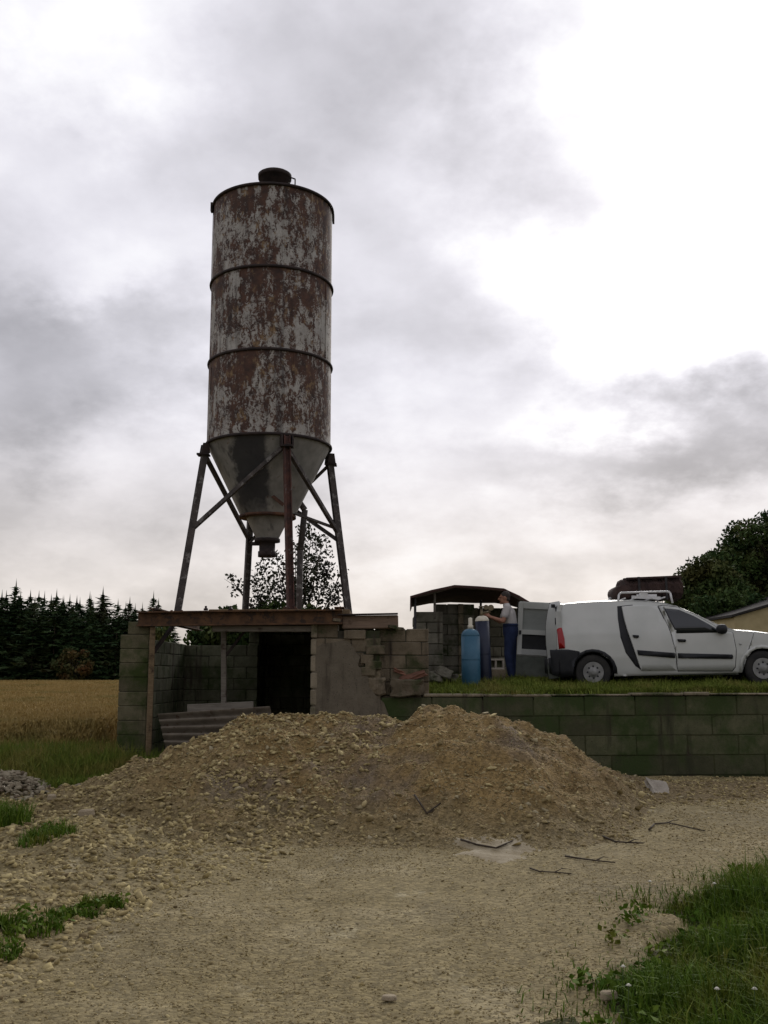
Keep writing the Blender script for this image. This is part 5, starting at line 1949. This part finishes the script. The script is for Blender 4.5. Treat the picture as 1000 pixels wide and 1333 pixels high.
# fine gravel everywhere else
n = 300000
y = 4.3 + 11.3 * rng.random(n) ** 1.25; x = y * rng.uniform(-.44, .44, n)
k = (grass_edge(x, y) < .05) & (rng.random(n) < .26 + .40 * fbm(x * 1.5, y * .9, 4, 97) + .22 * (mound_z(x, y) > yard_z(x, y))) & ((x > -4.2) | (y < 13)) & (y < 15.5)
x, y = x[k], y[k]
r = (.0028 + .009 * rng.random(len(x)) ** 4 + .0005 * y * (rng.random(len(x)) < .5)) * (.72 + .28 * sstep(7, 11, y))
V, F, A = rubble(np.stack([x, y, surf(x, y) + r * .1], 1), r, rng, octa(), .6)
tag(link('fine_gravel', mesh_tris('fine_gravel', V, F, M['stone2'], A)), 'fine brown gravel covering the track and the mound', 'gravel', kind='stuff')
print('stones', n_st, 'gravel', len(x))
n = 4200
x = rng.uniform(-3.2, 4.2, n); y = rng.uniform(9.6, 14.6, n)
k = (mound_z(x, y) > yard_z(x, y) - .01) & (rng.random(n) < .35 + 1.2 * fbm(x * 1.2, y * 1.2, 3, 98) + .4 * (mound_z(x, y) < .25))
x, y = x[k], y[k]
r = .012 + .030 * rng.random(len(x)) ** 2.5
V, F, A = rubble(np.stack([x, y, surf(x, y) + r * .1], 1), r, rng, ico(), .6)
tag(link('clods', mesh_tris('clods', V, F, M['stone2'], A)), 'brown clods and stones lying on the slopes of the mound', 'clods', kind='stuff')
# the larger stones one by one: parts of the yard and of the mound
st_mesh = []
for s in range(12):
    V, F, A = rubble(np.zeros((1, 3)), np.ones(1), np.random.default_rng(900 + s), ico(), .5)
    st_mesh.append(mesh_tris('stone', V, F, M['stone'], np.full(len(V), (s * .37) % 1)))
cnt = 0
while cnt < 250:
    y = rng.uniform(5.0, 13.2); x = rng.uniform(-4.4, 3.5)
    if abs(x) / y > .43 or (x < -4.1 and y > 12.6): continue
    if rng.random() > float(stone_density(x, y)) or float(grass_edge(x, y)) > .1: continue
    on_mound = float(mound_z(x, y)) > float(yard_z(x, y))
    r = rng.uniform(.024, .046) * (.8 + .05 * (y - 5))
    o = link('stone', st_mesh[cnt % 12], mound if on_mound else yard, (x, y, float(surf(x, y)) + r * .15), (rng.normal() * .3, rng.normal() * .3, rng.uniform(0, 6.28)))
    o.scale = (r, r * rng.uniform(.7, 1), r * rng.uniform(.6, 1.0))
    cnt += 1
# pale stone heap at the far left
M['pale'] = mat_stone('pale_stones', (0.20, 0.172, 0.12), (0.34, 0.30, 0.22), (0.13, 0.10, 0.07))
n = 1300
cx_, cy_ = at(8, 1035, 13.0).x, 12.8
x = cx_ + rng.normal(size=n) * .34; y = cy_ + rng.normal(size=n) * .5
hz_ = .24 * np.exp(-((x - cx_) / .42) ** 2 - ((y - cy_) / .65) ** 2)
r = .018 + .036 * rng.random(n) ** 2.2
V, F, A = rubble(np.stack([x, y, surf(x, y) + hz_ - r * .2], 1), r, rng, ico(), .45)
o = link('stone_heap', mesh_tris('stone_heap', V, F, M['pale'], A)); tag(o, 'small heap of pale stones at the left edge of the photo', 'stones', kind='stuff')

# ------------------------------------------------------------------ single small things on the track
def flat_stone(px, py, size, mat, label, name='flat_stone', rot=0, tilt=(0, 0), lift=.01, seed=5):
    p = on_ground(px, py)
    z = float(surf(p.x, p.y))
    rr_ = random.Random(seed)
    k = 9
    V, V2 = [], []
    for i in range(k):
        a = 2 * math.pi * i / k
        q = rr_.uniform(.75, 1.1)
        V.append((size[0] * .5 * q * math.cos(a), size[1] * .5 * q * math.sin(a), 0)); V2.append((V[-1][0] * .86, V[-1][1] * .86, size[2]))
    mb = MB().add(V + V2, [tuple(reversed(range(k))), tuple(k + i for i in range(k))] + [(i, (i + 1) % k, k + (i + 1) % k, k + i) for i in range(k)])
    me = mb.mesh(name, M[mat]); bevel_mesh(me, size[2] * .2)
    o = link(name, me, None, (p.x, p.y, z + lift), (tilt[0], tilt[1], rot))
    return tag(o, label, 'stone')


M['palerock'] = mat_concrete('pale_rock', (0.27, 0.22, 0.15), (0.36, 0.30, 0.21), mossy=0, rnd=False)
flat_stone(507, 1300, (.085, .06, .022), 'palerock', 'single pale flat stone on the bare track near the bottom')
flat_stone(792, 1301, (.12, .07, .04), 'palerock', 'pale oblong stone lying at the tip of the right-hand grass', rot=.2, seed=9)
p = on_ground(856, 1030)
chunk('concrete_slab', 857, 1027, 13.35, (.30, .26, .07), (R(42), R(12), R(25)), 'hollow', 'tilted pale concrete slab stuck in the gravel before the retaining wall', 'slab', seed=61)
flat_stone(112, 1081, (.2, .12, .07), 'palerock', 'larger pale stone on the left flank of the mound', rot=.7, seed=10, lift=.02)
flat_stone(66, 1063, (.13, .10, .07), 'pale2' if 'pale2' in M else 'palerock', 'pale grey stone beside the tall tuft at the left', rot=.1, seed=12, lift=.02)


def cement_patch():
    M['cement'] = mat_simple('dried_cement', (0.33, 0.285, 0.20), (0.185, 0.145, 0.08), 5, .95, bump=.6, bscale=25, world=True)
    p = on_ground(640, 1108)
    nr, na = 10, 90
    V, F = [], []
    for j in range(nr + 1):
        for i in range(na):
            a = 2 * math.pi * i / na
            rr_ = (1 + .75 * float(fbm(math.cos(a) * 2.2 + 9, math.sin(a) * 2.2, 4, 6)))
            rad = j / nr
            x, y = p.x + .36 * rad * rr_ * math.cos(a), p.y + .42 * rad * rr_ * math.sin(a)
            z = float(surf(x, y)) + .016 * (1 - rad ** 2) + .012 * float(fbm(x * 7, y * 7, 3, 14)) - .004
            V.append((x, y, z))
    for j in range(nr):
        for i in range(na):
            F.append((j * na + i, j * na + (i + 1) % na, (j + 1) * na + (i + 1) % na, (j + 1) * na + i))
    mb = MB().add(V, F, True)
    o = mb.build('cement_patch', M['cement'])
    tag(o, 'pale patch of dried cement on the track below the mound', 'cement patch')


cement_patch()
M['twig'] = mat_simple('dark_twig', (0.035, 0.026, 0.018), (0.065, 0.05, 0.034), 12, .9)


def stick(pts, r, label):
    w = []
    for px, py in pts:
        q = on_ground(px, py)
        w.append(Vector((q.x, q.y, float(surf(q.x, q.y)) + r * 1.2)))
    n_ = len(w); r *= .72
    mb = MB().path(w, [r * (1.0 - .4 * i / (n_ - 1)) for i in range(n_)], 6)
    m = w[n_ // 2]
    mb.path([m, m + Vector((.07, .05, .02)), m + Vector((.12, .06, .015))], [r * .6, r * .5, r * .2], 5)
    o = mb.build('stick', M['twig'])
    tag(o, label, 'stick', 'dark sticks on the track')


stick([(736, 1117), (752, 1120), (776, 1123), (801, 1126)], .012, 'straight dark stick lying right of the cement patch, longest of the sticks')
stick([(690, 1129), (702, 1133), (722, 1135), (744, 1137)], .010, 'thin dark stick nearest the front, just right of the cement patch')
stick([(785, 1094), (800, 1098), (818, 1101), (838, 1100)], .014, 'thick dark stick between the cement patch and the tilted slab')
stick([(845, 1085), (852, 1076), (870, 1074), (890, 1078), (918, 1083)], .013, 'bent dark stick arched over stones towards the right edge')
stick([(600, 1103), (620, 1106), (646, 1108), (668, 1104)], .014, 'dark stick lying across the pale cement patch')
stick([(540, 1082), (556, 1087), (574, 1084)], .016, 'short dark stick at the foot of the mound left of the patch')

FLOWER_LABELS = {(809, 1267): 'small white flower at the left border of the right-hand grass, upper of two', (816, 1292): 'small white flower at the left border of the right-hand grass, lower of two',
                 (932, 1316): 'white flower near the bottom edge, left of the one in the corner', (981, 1316): 'white flower nearest the bottom right corner of the photo',
                 (845, 1166): 'small white flower at the far tip of the right-hand grass', (929, 1169): 'small white flower in the far part of the grass near the right edge'}
M['petal'] = mat_simple('white_petals', (0.62, 0.60, 0.52), None, 1, .8)
M['stem'] = mat_simple('flower_stem', (0.05, 0.08, 0.02), None, 1, .8)
for px, py, g_ in ((809, 1267, 0), (816, 1292, 0), (932, 1316, 1), (981, 1316, 1), (845, 1166, 1), (929, 1169, 1)):
    q = on_ground(px, py, .12)
    z0 = float(max(earth_z(q.x, q.y), yard_sheet_z(q.x, q.y)))
    e = empty('white_flower', (q.x, q.y, z0), (0, 0, 0), FLOWER_LABELS[(px, py)], 'flower', 'white flowers in the right-hand grass')
    hgt = .15 - z0 + .06 * g_
    MB().tube((0, 0, 0), (.01, 0, hgt), .0025, 5).build('stem', M['stem'], e)
    mb = MB()
    for k in range(9):
        a = 2 * math.pi * k / 9
        mb.add([(.01, 0, hgt), (.01 + .011 * math.cos(a - .25), .011 * math.sin(a - .25), hgt + .003), (.01 + .015 * math.cos(a), .015 * math.sin(a), hgt + .001), (.01 + .011 * math.cos(a + .25), .011 * math.sin(a + .25), hgt + .003)], [(0, 1, 2, 3)])
    mb.lathe([(.008, hgt), (.009, hgt + .006), (.003, hgt + .010)], 8, (.01, 0, 0))
    mb.build('flower_head', M['petal'], e)
pts = []
for px, py in ((150, 1183), (138, 1190), (120, 1197), (104, 1203), (80, 1212), (60, 1218), (42, 1228), (20, 1236), (10, 1250), (30, 1215), (66, 1106), (50, 1116)):
    q = on_ground(px, py)
    pts.append((q.x, q.y, float(surf(q.x, q.y))))
weeds('weeds', pts, 'grass', 'low broad-leaved weeds among the stones at the left edge of the track', 23, .035, 46, .10)
